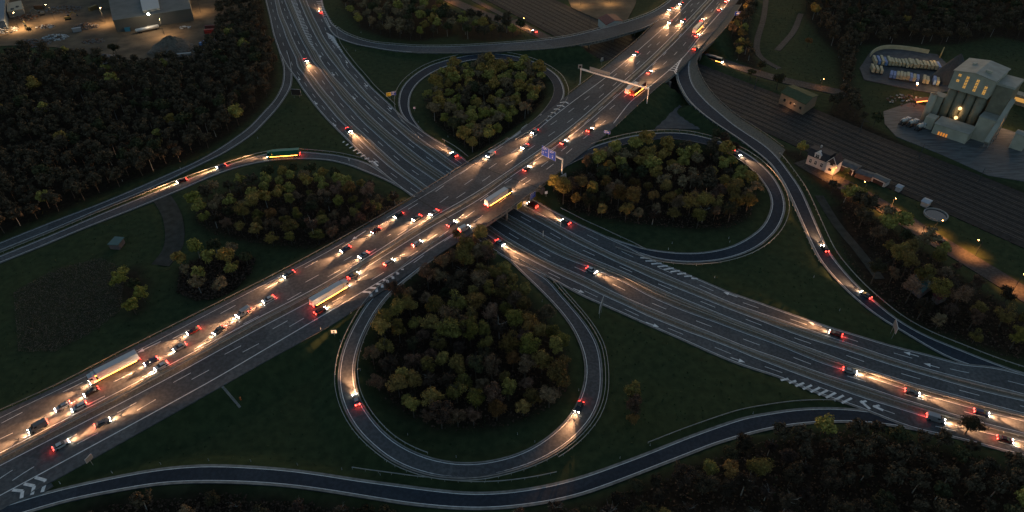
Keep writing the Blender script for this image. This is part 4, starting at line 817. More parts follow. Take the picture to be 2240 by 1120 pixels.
# mixer trucks, seen from behind
M_CABW = mat('white_lacquer', (.5, .51, .52), .4, spec=.5); M_DRUM = mat('drum_white', (.55, .55, .53), .5)
def wheel(mb, x, y, r=.5, w=.3): mb.tube((x, y - w / 2, r), (x, y + w / 2, r), r, n=14)
def mixer():
    r = empty('mixer_truck'); mb = MB(); mb.box((3.6, 0, 1.9), (2.0, 2.4, 2.3), top=(.86, .94), shift=(-.1, 0)); mb.build('cab', M_CABW, r)
    mb = MB(); mb.box((4.52, 0, 2.3), (.1, 2.1, .9)); mb.box((3.6, 0, 2.35), (1.2, 2.44, .7)); mb.build('window', M_GLASS, r)
    mb = MB(); mb.tube((-3.2, 0, 3.2), (-1.0, 0, 2.7), .8, 1.25, 18); mb.tube((-1.0, 0, 2.7), (1.0, 0, 2.4), 1.25, 1.2, 18); mb.tube((1.0, 0, 2.4), (2.3, 0, 2.2), 1.2, .6, 18); mb.build('drum', M_DRUM, r, True)
    mb = MB(); mb.box((-.2, 0, .95), (7.6, .9, .4)); mb.box((-3.4, 0, 1.8), (.5, 1.6, 1.6)); mb.tube((-3.3, 0, 3.4), (-4.4, 0, 1.6), .35, .25, 8); mb.build('chassis', M_DARKSTEEL, r)
    for x in (3.4, -.4, -1.9, -3.0):
        for s in (-1, 1): mb = MB(); wheel(mb, x, s * 1.05); mb.build('wheel', M_TYRE, r)
    return r
mx = mixer(); 
for k, (x, y, lb) in enumerate(((1976,272,'left of three white concrete mixer trucks parked in a row'),(1993,276,'middle of three white concrete mixer trucks parked in a row'),(2011,284,'right one of three white concrete mixer trucks, parked apart by the chimney'))):
    o = mx if k == 0 else copy_tree(mx); P = gp(x, y); o.location = (P.x, P.y, .22); o.rotation_euler.z = PANG + R(80); tag(o, lb, 'mixer truck', 'mixer trucks by the plant')
# stored trailers
M_TCREAM = mat('tarp_cream', (.42, .36, .22), .8, (.52, .46, .30), .4); M_TBLUE = mat('tarp_blue', (.10, .19, .42), .7, (.20, .30, .50), .6)
def trailer(m, nm):
    r = empty(nm); mb = MB(); mb.box((0, 0, 2.0), (8.4, 1.6, 2.2), top=(1, .92))
    mb.build('tarpaulin', m, r); mb = MB(); mb.box((0, 0, .75), (8.4, 1.7, .22)); mb.box((-2.6, 0, .4), (1.6, 1.9, .7)); mb.build('frame', M_DARKSTEEL, r); return r
tc, tb = trailer(M_TCREAM, 'covered_trailer'), trailer(M_TBLUE, 'covered_trailer'); used = set()
rowdefs = [((1911,139),(2050,152),19,(1,3),'upper row'), ((1906,158),(1925,160),3,(9,),'left end of the lower row'), ((1947,170),(2048,186),15,(0,1,6,8,13),'lower row')]
for (a, b, n, blues, rn) in rowdefs:
    A, B = gp(*a), gp(*b)
    for k in range(n):
        if rn == 'lower row' and k in (9, 12): continue
        src = tb if k in blues or (rn == 'upper row' and k == 18) else tc; o = src if id(src) not in used else copy_tree(src); used.add(id(src))
        P = A.lerp(B, k / (n - 1)); o.location = (P.x, P.y, .42); o.rotation_euler.z = math.atan2(B.y - A.y, B.x - A.x) + R(90) + random.uniform(-.03, .03)
        o.scale = (random.uniform(.85, 1.25 if rn == 'upper row' else .95), 1, random.uniform(.95, 1.25))
        tag(o, ('blue' if src is tb else 'cream') + ' covered trailer in the tight %s of the storage yard' % rn, 'trailer', 'covered trailers, %s %s' % ('blue' if src is tb else 'cream', rn))
fpts = SM([(1903,126),(1912,116),(1930,109),(1950,108),(1990,112),(2030,119)], 0, sig=2); mb = MB(); wall_along(mb, fpts, .5, -.1, lambda p: 3.0, 1); rel(mb, Vector(tuple(fpts[0]))); o = mb.build('storage_wall', M_TCREAM); o.location = Vector(tuple(fpts[0])); tag(o, 'long curved cream wall behind the upper trailer row', 'wall')
for pts, lb in (([(2056,128),(2063,113)], 'short lit wall above the dark conical heap'), ([(2053,166),(2064,172),(2072,158)], 'low lit wall bent round the foot of the dark conical heap')):
    f = SM(pts, 0, sig=0); mb = MB(); wall_along(mb, f, .6, -.1, lambda p: 3.2, 1); rel(mb, Vector(tuple(f[0]))); o = mb.build('lit_wall', mat('ochre_wall', (.5, .33, .12), .8)); o.location = Vector(tuple(f[0])); tag(o, lb, 'wall')
for p in ((2050, 176, 6), (2048, 118, 7)): spot('yard_light', gp(p[0], p[1], p[2]), None, 500, (1, .6, .25), kind='POINT')
def heap(x, y, rad, h, m, label, name='gravel_heap', sx=1.0, rz=0, rough=.12, cat='heap', n=40, rings=10):
    P = gp(x, y); P.z = gz(P.x, P.y) + .3; v = [(0, 0, h)]; f = []
    for i in range(1, rings + 1):
        for k in range(n):
            t = 2 * math.pi * k / n; q = i / rings; rr = rad * q * (1 + rough * math.sin(3 * t + rad) + rough * .6 * math.sin(7 * t + 1.3 * i)); v.append((rr * math.cos(t) * sx, rr * math.sin(t), max(-.6, h * (1 - q ** 1.15) * (1 + rough * random.uniform(-.6, .6)) - (.5 if i == rings else 0))))
    for k in range(n): f.append((0, 1 + k, 1 + (k + 1) % n))
    for i in range(rings - 1):
        for k in range(n): a = 1 + i * n + k; b = 1 + i * n + (k + 1) % n; f.append((a, a + n, b + n, b))
    o = mesh_obj(name, v, f, m); o.location = P; o.rotation_euler.z = rz; tag(o, label, cat); return o
M_HEAP = mat('gravel_brown', (.10, .08, .06), .95, (.17, .14, .11), .8, lo=.3, hi=.7); M_HEAPD = mat('gravel_dark', (.055, .058, .06), .95, (.075, .078, .08), .8)
heap(2078, 176, 11, 17, M_HEAPD, 'tall dark conical heap between the trailers and the concrete plant', rough=.03)
heap(377, 106, 15, 8.5, M_HEAP, 'wide brown gravel heap in the dirt yard at the upper left')
heap(232, 132, 8, 4, mat('rubble_grey', (.12, .11, .11), .95, (.25, .23, .22), .6), 'grey rubble heap at the edge of the upper left wood')
def scrap(x, y, rad, n, mats, label, h=2.6, sz=(.6, 1.9)):
    P = gp(x, y); P.z = .45; r = mesh = None; mb = MB()
    for k in range(n):
        a = random.uniform(0, 6.283); q = math.sqrt(random.random()); mb.M = Matrix.Translation((rad * q * math.cos(a) * 1.5, rad * q * math.sin(a), h * (1 - q) * random.uniform(.3, 1))) @ Matrix.Rotation(random.uniform(0, 6), 4, 'Z') @ Matrix.Rotation(random.uniform(-.7, .7), 4, 'X')
        mb.box((0, 0, 0), (random.uniform(*sz), random.uniform(.3, 1.0), random.uniform(.15, .6)), random.randrange(len(mats)))
    mb.M = Matrix.Identity(4); o = mb.build('scrap_heap', mats); o.location = P; tag(o, label, 'scrap heap', kind='stuff'); return o
MW = mat('scrap_white', (.45, .47, .47), .6); MG = mat('scrap_grey', (.16, .15, .14), .8); MR = mat('scrap_rust', (.14, .07, .04), .9)
scrap(120, 84, 6, 190, [MW, MW, MG], 'pale metal scrap heap in the dirt yard'); scrap(75, 96, 8, 200, [MG, MR, MG], 'dark mixed scrap heap left of the pale one'); scrap(189, 60, 6, 190, [MG, MG, MR], 'round grey scrap heap before the warehouse', h=3.4); scrap(6, 68, 7, 130, [MG, MW], 'bright lit scrap heap at the left edge')
scrap(140, 22, 9, 160, [MG, MR, MG], 'dark machine scrap behind the yard at the top'); scrap(455, 112, 7, 90, [MR, MG, MW], 'scrap heap beside the blue containers', h=1.8); scrap(60, 40, 6, 120, [MG, MR], 'dark scrap beside the loader', h=3); scrap(242, 128, 5, 70, [MG, MW, MR], 'loose rubble before the yard trees', h=1.5)
scrap(100, 60, 4, 80, [MG, MR, MW], 'small mixed scrap pile in the middle of the dirt yard', h=1.6); scrap(205, 92, 5, 90, [MG, MR], 'flat dark scrap pile below the round grey one', h=1.0); scrap(405, 62, 3, 40, [MG, MW], 'loose blocks beside the warehouse front', h=1.2)
scrap(1985, 222, 8, 60, [MR, MG, MW], 'jumble of parts under the orange work light', h=1.2)
# ------------------------------------------------------------------ warehouse and yard things
M_WROOF = mat('warehouse_roof', (.105, .11, .105), .8, (.14, .145, .135), .15); M_WWALL = mat('warehouse_wall', (.24, .22, .19), .8, (.3, .28, .24), .3)
def footprint(pts, z): return [gp(x, y, z) for x, y in pts]
def poly_building(name, label, pts, z, mr, mw, ridge=0.0, cat='building', parts=None, ov=.4):
    P = footprint(pts, z); c = sum(P, Vector()) / len(P); base = Vector((c.x, c.y, 0)); r = empty(name, base); tag(r, label, cat)
    v = [(p.x - c.x, p.y - c.y, 0) for p in P] + [(p.x - c.x, p.y - c.y, z) for p in P]; n = len(P); mb = MB()
    mb.add(v, [(i, (i + 1) % n, (i + 1) % n + n, i + n) for i in range(n)] + [tuple(range(n, 2 * n))]); w_ = mb.build('walls', mw, r)
    mb = MB(); q = [Vector((p.x - c.x, p.y - c.y, z)) for p in P]; q = [a + a.xy.normalized().to_3d() * ov for a in q]
    if n == 4:   # ridge parallel to side 0-1
        m0 = (q[0] + q[3]) / 2 + Vector((0, 0, ridge)); m1 = (q[1] + q[2]) / 2 + Vector((0, 0, ridge)); t = Vector((0, 0, .3))
        V = [q[0], q[1], q[2], q[3], m0, m1]; V2 = [a + t for a in V]
        mb.add(V + V2, [(6, 7, 11, 10), (10, 11, 8, 9), (0, 4, 5, 1), (4, 3, 2, 5), (0, 1, 7, 6), (2, 3, 9, 8), (0, 6, 10, 4), (4, 10, 9, 3), (1, 5, 11, 7), (5, 2, 8, 11)])
        mb2 = MB(); mb2.add([q[0], q[3], m0, q[1], q[2], m1], [(0, 2, 1), (3, 4, 5)]); mb2.build('gable', mw, r)
    else: mb.add([a for a in q] + [a + Vector((0, 0, .5)) for a in q], [tuple(range(n, 2 * n)), tuple(range(n))[::-1]] + [(i, (i + 1) % n, (i + 1) % n + n, i + n) for i in range(n)])
    rf = mb.build('roof', mr, r); return r, rf, c
wh, wr, wc = poly_building('warehouse', 'large dark-roofed warehouse at the top left of the yard', [(247,45),(417,19),(398,-90),(222,-90)], 9, M_WROOF, mat('warehouse_front', (.09, .085, .075), .8), ridge=2.2)
r_, _, _ = poly_building('canopy', 'pale flat canopy with a bright lamp on the warehouse front', [(312,24),(349,17),(336,-50),(296,-50)], 10.9, mat('canopy_panel', (.45, .46, .45), .7), M_WWALL, cat='canopy')
P = gp(325, 30, 12.5); r = empty('flood_lamp', P); tag(r, 'very bright white flood lamp on the warehouse roof', 'lamp'); mb = MB(); mb.tube((0, 0, -2.5), (0, 0, .2), .12, n=6); mb.build('bracket', M_DARKSTEEL, r); mb = MB(); mb.tube((0, -.2, 0), (0, -.5, -.1), .7, .8, 12); mb.build('lamp_glass', E_COOL, r); spot('lamp_light', (0, -1.0, -.2), r, 1800, (1, .75, .45), kind='POINT', r=.5)
r, _, _ = poly_building('yard_building', 'flat tan-roofed building with two roof vents at the top left corner', [(16,26),(50,20),(46,2),(16,8)], 5, mat('tan_roof', (.40, .34, .24), .8), M_WWALL)
for x, y in ((27, 20), (38, 15)):
    mb = MB(); q = gp(x, y, 5.4) - r.location; mb.box((q.x, q.y, 5.7), (1.6, 1.6, .8)); mb.build('roof_vent', M_DARKSTEEL, r)
poly_building('corner_tower', 'blue-grey building corner cut by the left edge at the top', [(-40,50),(9,46),(12,-30),(-40,-30)], 7, mat('blue_roof', (.16, .20, .24), .7), mat('blue_wall', (.12, .15, .18), .7))
def box_container(x, y, rz, m, label, ln=6, name='container', stripes=None):
    P = gp(x, y); P.z = .42; r = empty(name, P, rz); tag(r, label, 'container'); mb = MB(); mb.box((0, 0, 1.3), (ln, 2.4, 2.6)); mb.build('box', m, r); mb = MB()
    for s in (-1, 1):
        for t in (-1, 1): mb.box((s * (ln / 2 - .1), t * 1.15, 1.3), (.26, .2, 2.64))
    mb.box((ln / 2 + .03, 0, 1.3), (.06, 2.1, 2.3)); mb.build('doors', M_DARKSTEEL, r); return r
box_container(461, 73, .2, mat('red_container', (.30, .03, .02), .6), 'red container at the right side of the dirt yard', 8); box_container(463, 64, .2, mat('dark_red_container', (.12, .03, .025), .7), 'dark red container behind the bright red one', 8)
box_container(446, 100, 1.3, M_TBLUE, 'left of two blue containers below the red container'); box_container(458, 102, 1.4, mat('teal_container', (.05, .14, .2), .6), 'right of two blue containers below the red container', 9); box_container(470, 92, .2, mat('grey_container', (.28, .29, .3), .6), 'pale grey container beside the blue containers', 4)
box_container(281, 69, .3, mat('cyan_container', (.04, .18, .26), .6), 'small bright blue container in front of the warehouse', 4); box_container(405, 126, .25, mat('pale_container', (.25, .27, .26), .6), 'long pale container below the gravel heap', 9)
box_container(205, 22, 1.2, mat('ochre_container', (.22, .14, .05), .7), 'ochre container left of the warehouse', 7); box_container(170, 70, .5, mat('grey_container', (.28, .29, .3)), 'grey container beside the round grey scrap heap', 6); box_container(88, 20, .1, mat('rust_container', (.16, .07, .03), .7), 'rust brown container at the top of the yard', 7)
# tank trailer
a, b = gp(298, 68, 2.2), gp(346, 58, 2.2); P = (a + b) / 2; r = empty('tank_trailer', (P.x, P.y, .42), math.atan2(b.y - a.y, b.x - a.x)); tag(r, 'long silver tank trailer parked in front of the warehouse', 'tank trailer')
ln = (b - a).length; mb = MB(); mb.tube((-ln / 2, 0, 2.1), (ln / 2, 0, 2.1), 1.25, n=20); mb.tube((ln / 2, 0, 2.1), (ln / 2 + .5, 0, 2.1), 1.25, .7, 20); mb.tube((-ln / 2, 0, 2.1), (-ln / 2 - .5, 0, 2.1), 1.25, .7, 20); mb.build('tank', mat('tank_silver', (.6, .6, .58), .45, metal=.3), r, True)
mb = MB(); mb.box((0, 0, .8), (ln, 1.2, .25)); mb.build('frame', M_DARKSTEEL, r)
for x in (-ln / 2 + 1.5, -ln / 2 + 2.8, ln / 2 - 2):
    for s in (-1, 1): mb = MB(); wheel(mb, x, s * .95); mb.build('wheel', M_TYRE, r)
def excavator(x, y, rz, m, label):
    P = gp(x, y); r = empty('excavator', (P.x, P.y, .42), rz); tag(r, label, 'excavator')
    for s in (-1, 1): mb = MB(); mb.box((0, s * 1.1, .45), (4.2, .6, .9), top=(.8, 1)); mb.build('track', M_TYRE, r)
    mb = MB(); mb.box((-.4, 0, 1.6), (3.4, 2.4, 1.2), top=(.9, .9)); mb.build('body', m, r); mb = MB(); mb.box((.8, .6, 2.7), (1.3, 1.1, 1.4), top=(.8, .85)); mb.build('cab', M_GLASS, r)
    mb = MB(); mb.tube((1.2, -.4, 1.8), (4.2, -.4, 5.4), .32, .26, 6); mb.tube((4.2, -.4, 5.4), (6.6, -.4, 3.2), .26, .18, 6); mb.build('boom', m, r); mb = MB(); mb.box((6.7, -.4, 2.6), (1.1, 1.0, 1.2), top=(.5, .9)); mb.build('bucket', M_DARKSTEEL, r)
excavator(62, 66, 2.4, mat('machine_dark', (.10, .085, .04), .6), 'dark excavator with raised boom on the lit dirt yard'); excavator(150, 44, .4, mat('machine_ochre', (.28, .17, .04), .6), 'ochre excavator among the dark machines at the top'); excavator(92, 34, 3.6, mat('machine_grey', (.12, .12, .11), .6), 'grey excavator behind the dark one')
for x, y, hgt, e_, lb in ((42, 66, 12, 20000, 'tall yard lamp over the brightest patch at the left edge'), (120, 45, 12, 6000, 'tall yard lamp over the scrap heaps'), (231, 52, 12, 9000, 'tall yard lamp beside the warehouse corner'), (360, 78, 12, 6500, 'tall yard lamp between tank trailer and gravel heap'), (440, 30, 12, 5000, 'tall yard lamp right of the warehouse')):
    street_lamp(x, y, hgt, lb, e_, (1, .62, .30), E_WARM, name='yard_lamp')
street_lamp(58, 122, 5, 'single small bright lamp at the edge of the upper left wood', 60, (1, .7, .6), E_COOL, name='yard_lamp')
# red work light by the plant
P = gp(1997, 208); r = empty('work_lamp', P); tag(r, 'orange work lamp on a mast left of the concrete plant', 'lamp'); mb = MB(); mb.tube((0, 0, 0), (0, 0, 7), .12, n=6); mb.build('pole', M_DARKSTEEL, r); mb = MB(); mb.tube((0, 0, 7), (0, 0, 7.5), .5, .4, 10); mb.build('lamp_glass', E_WARM, r)
spot('lamp_light', (0, -1, 6.6), r, 900, (1, .25, .08), kind='POINT')
a, b = gp(1999, 222, 3), gp(2031, 218, 3); mid_ = (a + b) / 2; r = empty('loading_canopy', (mid_.x, mid_.y, .2), math.atan2(b.y - a.y, b.x - a.x)); tag(r, 'low canopy glowing orange left of the slim chimney', 'canopy'); lnn = (b - a).length
mb = MB(); mb.box((0, 0, 3.6), (lnn, 3.4, .25)); mb.build('roof', mat('canopy_red', (.35, .07, .03), .7), r); mb = MB(); mb.box((0, -1.75, 3.2), (lnn * .95, .12, .4)); mb.build('light_strip', mat('strip_orange', (1, .16, .03), emit=5), r)
mb = MB(); [mb.tube((s * lnn * .45, t, 0), (s * lnn * .45, t, 3.5), .12, n=6) for s in (-1, 1) for t in (-1.4, 1.4)]; mb.build('posts', M_DARKSTEEL, r)
# ------------------------------------------------------------------ houses
M_PINK = mat('villa_plaster', (.48, .40, .36), .85, (.56, .48, .43), .5); M_DROOF = mat('slate_roof', (.035, .03, .035), .8, (.055, .048, .05), .8); M_TRIM = mat('white_trim', (.62, .6, .58), .6); M_WINDARK = mat('dark_window', (.03, .03, .035), .25, spec=.6)
P = gp(1762, 358); Q = gp(1803, 375); u = (Q - P).normalized(); r = empty('villa', P, math.atan2(u.y, u.x)); tag(r, 'pale pink villa with a front dormer and a turreted wing beside the tracks', 'house'); W_ = (Q - P).length
mb = MB(); mb.box((W_ / 2, 3.6, 2.6), (W_, 7.2, 5.2)); mb.build('wall', M_PINK, r)
mb = MB(); mb.prism([(-.4, 0), (7.6, 0), (6.0, 3.4), (1.2, 3.4)], 0, 1)
mb.v = [Vector((v.y * (W_ + .8) - .4, v.x, v.z + 5.2)) for v in mb.v]; rf = mb.build('roof', M_DROOF, r)
mb = MB(); mb.box((W_ * .3, 5.4, 9.0), (.7, .7, 1.6)); mb.build('chimney', M_PINK, rf)
mb = MB(); mb.box((W_ * .47, .55, 6.3), (3.2, 1.5, 2.2)); mb.prism([(W_ * .47 - 1.9, 7.4), (W_ * .47 + 1.9, 7.4), (W_ * .47, 9.1)], -.3, 2.0); mb.build('dormer', M_TRIM, r)
for cx_, cz, ww, wh_ in ((.2, 2.6, 1.3, 2.0), (.47, 2.6, 1.3, 2.0), (.78, 2.6, 1.3, 2.0), (.47, 6.4, 1.8, 1.7)):
    yy = -.03 if cz < 4 else -.23
    mb = MB(); mb.box((W_ * cx_, yy, cz), (ww + .3, .06, wh_ + .3), 0); mb.box((W_ * cx_, yy - .04, cz), (ww, .05, wh_), 1); mb.box((W_ * cx_, yy - .07, cz), (.1, .04, wh_), 0); mb.box((W_ * cx_, yy - .075, cz + .2), (ww, .04, .1), 0); mb.build('window', [M_TRIM, M_WINDARK], r)
mb = MB(); mb.box((W_ + 2.6, 2.6, 3.0), (4.6, 6.4, 6.0)); mb.build('wing', M_TRIM, r)
mb = MB(); mb.add([(W_ + .1, -.9, 6), (W_ + 5.1, -.9, 6), (W_ + 5.1, 6.1, 6), (W_ + .1, 6.1, 6), (W_ + 2.6, -.9, 9.6), (W_ + 2.6, 6.1, 9.6)], [(0, 1, 4), (3, 5, 2), (0, 4, 5, 3), (1, 2, 5, 4), (3, 2, 1, 0)]); mb.build('wing_roof', M_DROOF, r)
mb = MB()
for s in (-1, 1):
    mb.add([(W_ + 2.6, -1.0, 9.9), (W_ + 2.6 + s * 2.8, -1.0, 5.7), (W_ + 2.6 + s * 2.8, -1.0, 5.3), (W_ + 2.6, -1.0, 9.4), (W_ + 2.6, -1.2, 9.9), (W_ + 2.6 + s * 2.8, -1.2, 5.7), (W_ + 2.6 + s * 2.8, -1.2, 5.3), (W_ + 2.6, -1.2, 9.4)], [(0, 1, 2, 3), (7, 6, 5, 4), (0, 4, 5, 1), (3, 2, 6, 7)])
mb.build('gable_trim', M_TRIM, r)
for cz in (2.4, 5.6): mb = MB(); mb.box((W_ + 2.6, -.63, cz), (1.6, .08, 1.4)); mb.build('window', M_WINDARK, r)
def shed(x1, y1, x2, y2, depth, h, mr, mw, label, name='shed', trim=False, cat='shed', ridge=.6):
    a, b = gp(x1, y1), gp(x2, y2); u = (b - a).normalized(); ln = (b - a).length; base = a; r = empty(name, base, math.atan2(u.y, u.x)); tag(r, label, cat)
    mb = MB(); mb.box((ln / 2, depth / 2, h / 2), (ln, depth, h)); mb.build('walls', mw, r)
    mb = MB(); mb.prism([(-.3, 0), (depth + .3, 0), (depth + .3, .25), (depth / 2, .25 + ridge), (-.3, .25)], 0, 1); mb.v = [Vector((v.y * (ln + .6) - .3, v.x, v.z + h)) for v in mb.v]; mb.build('roof', mr, r)
    if trim:
        n = max(1, int(ln / 4.5))
        for k in range(n):
            cx = ln * (k + .5) / n; mb = MB(); mb.box((cx, -.06, h - .3), (ln / n * .86, .12, .4)); mb.box((cx - ln / n * .4, -.06, h / 2), (.35, .12, h)); mb.box((cx + ln / n * .4, -.06, h / 2), (.35, .12, h)); mb.build('door_frame', M_TRIM, r)
            mb = MB(); mb.box((cx, -.03, h / 2 - .3), (ln / n * .72, .1, h - .7)); mb.build('door', mat('shed_door', (.06, .035, .03), .7), r)
    return r
M_FELT = mat('felt_roof', (.075, .08, .085), .9, (.12, .125, .125), .5)
shed(1831, 371, 1866, 386, 6, 3.4, M_FELT, mat('shed_brown', (.10, .06, .05), .8), 'long low shed with white framed doors right of the villa', trim=True)
shed(1868, 388, 1902, 399, 5, 2.6, M_FELT, mat('shed_brown', (.10, .06, .05)), 'dark grey shed in the middle of the row beside the tracks'); shed(1904, 396, 1934, 410, 4, 2.6, mat('pale_felt', (.15, .15, .14), .9), mat('shed_white', (.4, .4, .4), .8), 'last pale-roofed shed of the row beside the tracks', trim=True)
shed(1957, 417, 1966, 421, 3, 2.2, mat('white_roof', (.4, .42, .45), .7), mat('shed_white', (.4, .4, .4)), 'tiny white-roofed hut by the tracks right of the shed row'); shed(2012, 450, 2026, 456, 4, 2.4, mat('white_roof', (.4, .42, .45)), M_PINK, 'small pale hut beside a round basin near the tracks')
r, rf, c = poly_building('house', 'house with a mossy green hipped roof beside the lit street', [(1709,203),(1762,229),(1789,209),(1736,187)], 6.5, mat('moss_roof', (.045, .065, .03), .95, (.06, .08, .04), .5), mat('ochre_plaster', (.26, .18, .12), .85), ridge=1.5, cat='house')
a, b = gp(1709, 203, 6.5), gp(1762, 229, 6.5); n_w = Vector(((b - a).y, -(b - a).x, 0)).normalized()
for k in (.2, .45, .62, .85):
    q = a.lerp(b, k) - r.location + n_w * .06; mb = MB(); mb.M = Matrix.Translation((q.x, q.y, 0)) @ Matrix.Rotation(math.atan2((b - a).y, (b - a).x), 4, 'Z'); mb.box((0, 0, 3.4), (1.3, .2, 1.5)); mb.build('window', M_WINDARK, r)
spot('house_light', gp(1722, 232, 2.5) , None, 120, (1, .5, .25), kind='POINT')
poly_building('hut', 'hut with a teal roof in the right wood', [(1989,617),(2018,640),(2046,618),(2014,598)], 3.4, mat('teal_roof', (.05, .105, .10), .7, (.07, .13, .12), .8), mat('hut_wall', (.13, .10, .10), .8), ridge=1.0, cat='hut')
poly_building('small_hut', 'small dark red hut beside the teal-roofed hut', [(2042,644),(2055,656),(2073,648),(2060,636)], 2.6, mat('dark_red_roof', (.10, .025, .03), .8), mat('hut_wall', (.13, .10, .10)), ridge=.6, cat='hut')
poly_building('signal_house', 'red-roofed house beside the ramp at the top', [(1309,40),(1326,55),(1362,46),(1345,32)], 5.5, mat('red_roof', (.14, .05, .045), .85, (.18, .07, .06), .6), mat('white_plaster', (.45, .45, .43), .8), ridge=1.6, cat='house')
poly_building('teal_pavilion', 'small flat teal roof alone on the dark grass at the left', [(237,535),(258,536),(270,521),(252,519)], 2.6, mat('teal_sheet', (.06, .12, .12), .6), mat('hut_wall', (.13, .10, .10)), cat='pavilion')
P = gp(2046, 472); r = empty('round_basin', P); tag(r, 'round dark basin with a pale rim near the tracks', 'basin'); mb = MB()
for k in range(28):
    t0, t1 = 2 * math.pi * k / 28, 2 * math.pi * (k + 1) / 28; a0, a1 = 4.6, 5.1; v = []
    for z in (0, 1.1): v += [(a0 * math.cos(t0), a0 * math.sin(t0), z), (a1 * math.cos(t0), a1 * math.sin(t0), z), (a1 * math.cos(t1), a1 * math.sin(t1), z), (a0 * math.cos(t1), a0 * math.sin(t1), z)]
    mb.add(v, [(4, 5, 6, 7), (1, 2, 6, 5), (0, 4, 7, 3)])
bm = None; o = mb.build('rim', M_CONC, r)
bmx = bmesh.new(); bmx.from_mesh(o.data); bmesh.ops.remove_doubles(bmx, verts=bmx.verts, dist=.01); bmx.to_mesh(o.data); bmx.free()
mb = MB(); mb.tube((0, 0, 0), (0, 0, .6), 4.6, n=28); mb.build('water_surface', mat('basin_water', (.02, .025, .03), .15, spec=.6), r)
# ------------------------------------------------------------------ trees
def leafmat(name, c1, c2, c3):
    m = mat(name, c1, rough=.8, spec=.15); n = m.node_tree.nodes; l = m.node_tree.links; b = n['Principled BSDF']
    g = n.new('ShaderNodeNewGeometry'); t = n.new('ShaderNodeTexNoise'); t.inputs['Scale'].default_value = .9; t.inputs['Detail'].default_value = 7; l.new(g.outputs['Position'], t.inputs['Vector'])
    r = n.new('ShaderNodeValToRGB'); r.color_ramp.elements[0].position = .32; r.color_ramp.elements[1].position = .68; r.color_ramp.elements[0].color = (*c1, 1); r.color_ramp.elements[1].color = (*c3, 1); e = r.color_ramp.elements.new(.5); e.color = (*c2, 1)
    l.new(t.outputs[0], r.inputs[0]); oi = n.new('ShaderNodeObjectInfo'); hs = n.new('ShaderNodeHueSaturation'); mv = n.new('ShaderNodeMapRange'); mv.inputs[3].default_value = .55; mv.inputs[4].default_value = 1.5
    mh = n.new('ShaderNodeMapRange'); mh.inputs[3].default_value = .475; mh.inputs[4].default_value = .52
    ml = n.new('ShaderNodeMath'); ml.operation = 'MULTIPLY'; ml.inputs[1].default_value = 9.7; fr = n.new('ShaderNodeMath'); fr.operation = 'FRACT'
    l.new(oi.outputs['Random'], mv.inputs[0]); l.new(oi.outputs['Random'], ml.inputs[0]); l.new(ml.outputs[0], fr.inputs[0]); l.new(fr.outputs[0], mh.inputs[0]); l.new(mh.outputs[0], hs.inputs['Hue']); l.new(mv.outputs[0], hs.inputs['Value']); l.new(r.outputs[0], hs.inputs['Color'])
    l.new(hs.outputs[0], b.inputs['Base Color']); return m
LM = {'olive': leafmat('olive_leaves', (.10,.080,.023), (.20,.158,.046), (.32,.25,.07)), 'yellow': leafmat('yellow_leaves', (.085,.076,.018), (.16,.135,.032), (.24,.20,.05)),
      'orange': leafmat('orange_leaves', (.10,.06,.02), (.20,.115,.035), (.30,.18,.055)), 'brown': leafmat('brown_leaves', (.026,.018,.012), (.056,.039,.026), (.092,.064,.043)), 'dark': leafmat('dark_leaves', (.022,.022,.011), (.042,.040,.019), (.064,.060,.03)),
      'russet': leafmat('russet_leaves', (.075,.048,.028), (.16,.105,.062), (.25,.165,.10))}
WORD = {'olive': 'olive green', 'yellow': 'yellow-green', 'orange': 'golden orange', 'brown': 'thin brown', 'dark': 'dark green', 'russet': 'reddish brown'}
def crown_np(rg, rad, hgt, zc, nclump, per, size, sparse=0.0):
    C = rg.normal(size=(nclump, 3)); C /= np.linalg.norm(C, axis=1)[:, None]; C *= rg.uniform(.35, .82, (nclump, 1)); C[:, 2] = np.where(C[:, 2] < -.3, C[:, 2] * .5, C[:, 2])
    P = []; N = []
    for c in C:
        cr = rg.uniform(.26, .46); d = rg.normal(size=(per, 3)); d /= np.linalg.norm(d, axis=1)[:, None]; d[:, 2] = np.where((d[:, 2] < -.2) & (rg.random(per) < .6), -d[:, 2], d[:, 2])
        r = cr * rg.uniform(.55 if not sparse else .2, 1.08, (per, 1)) ; P.append(c + d * r); N.append(d * .8 + c * .35)
    P = np.concatenate(P) * [rad, rad, hgt / 2] + [0, 0, zc]; N = np.concatenate(N) + rg.normal(size=(len(P), 3)) * .45; N /= np.linalg.norm(N, axis=1)[:, None]
    A = np.cross(N, rg.normal(size=N.shape)); A /= np.linalg.norm(A, axis=1)[:, None]; B = np.cross(N, A); s = size * rg.uniform(.6, 1.25, (len(P), 1)) / 2; q = s * rg.uniform(.5, 1, (len(P), 1)) * (1 if not sparse else .85)
    V = np.stack([P + A * s, P + B * q, P - A * s, P - B * q], 1).reshape(-1, 3); return V
def np_mesh(name, V, m):
    n = len(V) // 4; me = bpy.data.meshes.new(name); me.vertices.add(len(V)); me.vertices.foreach_set('co', V.astype(np.float32).ravel()); me.loops.add(n * 4); me.loops.foreach_set('vertex_index', np.arange(n * 4)); me.polygons.add(n); me.polygons.foreach_set('loop_start', np.arange(n) * 4); me.update(calc_edges=True)
    for mm in (m if isinstance(m, list) else [m]): me.materials.append(mm)
    return me
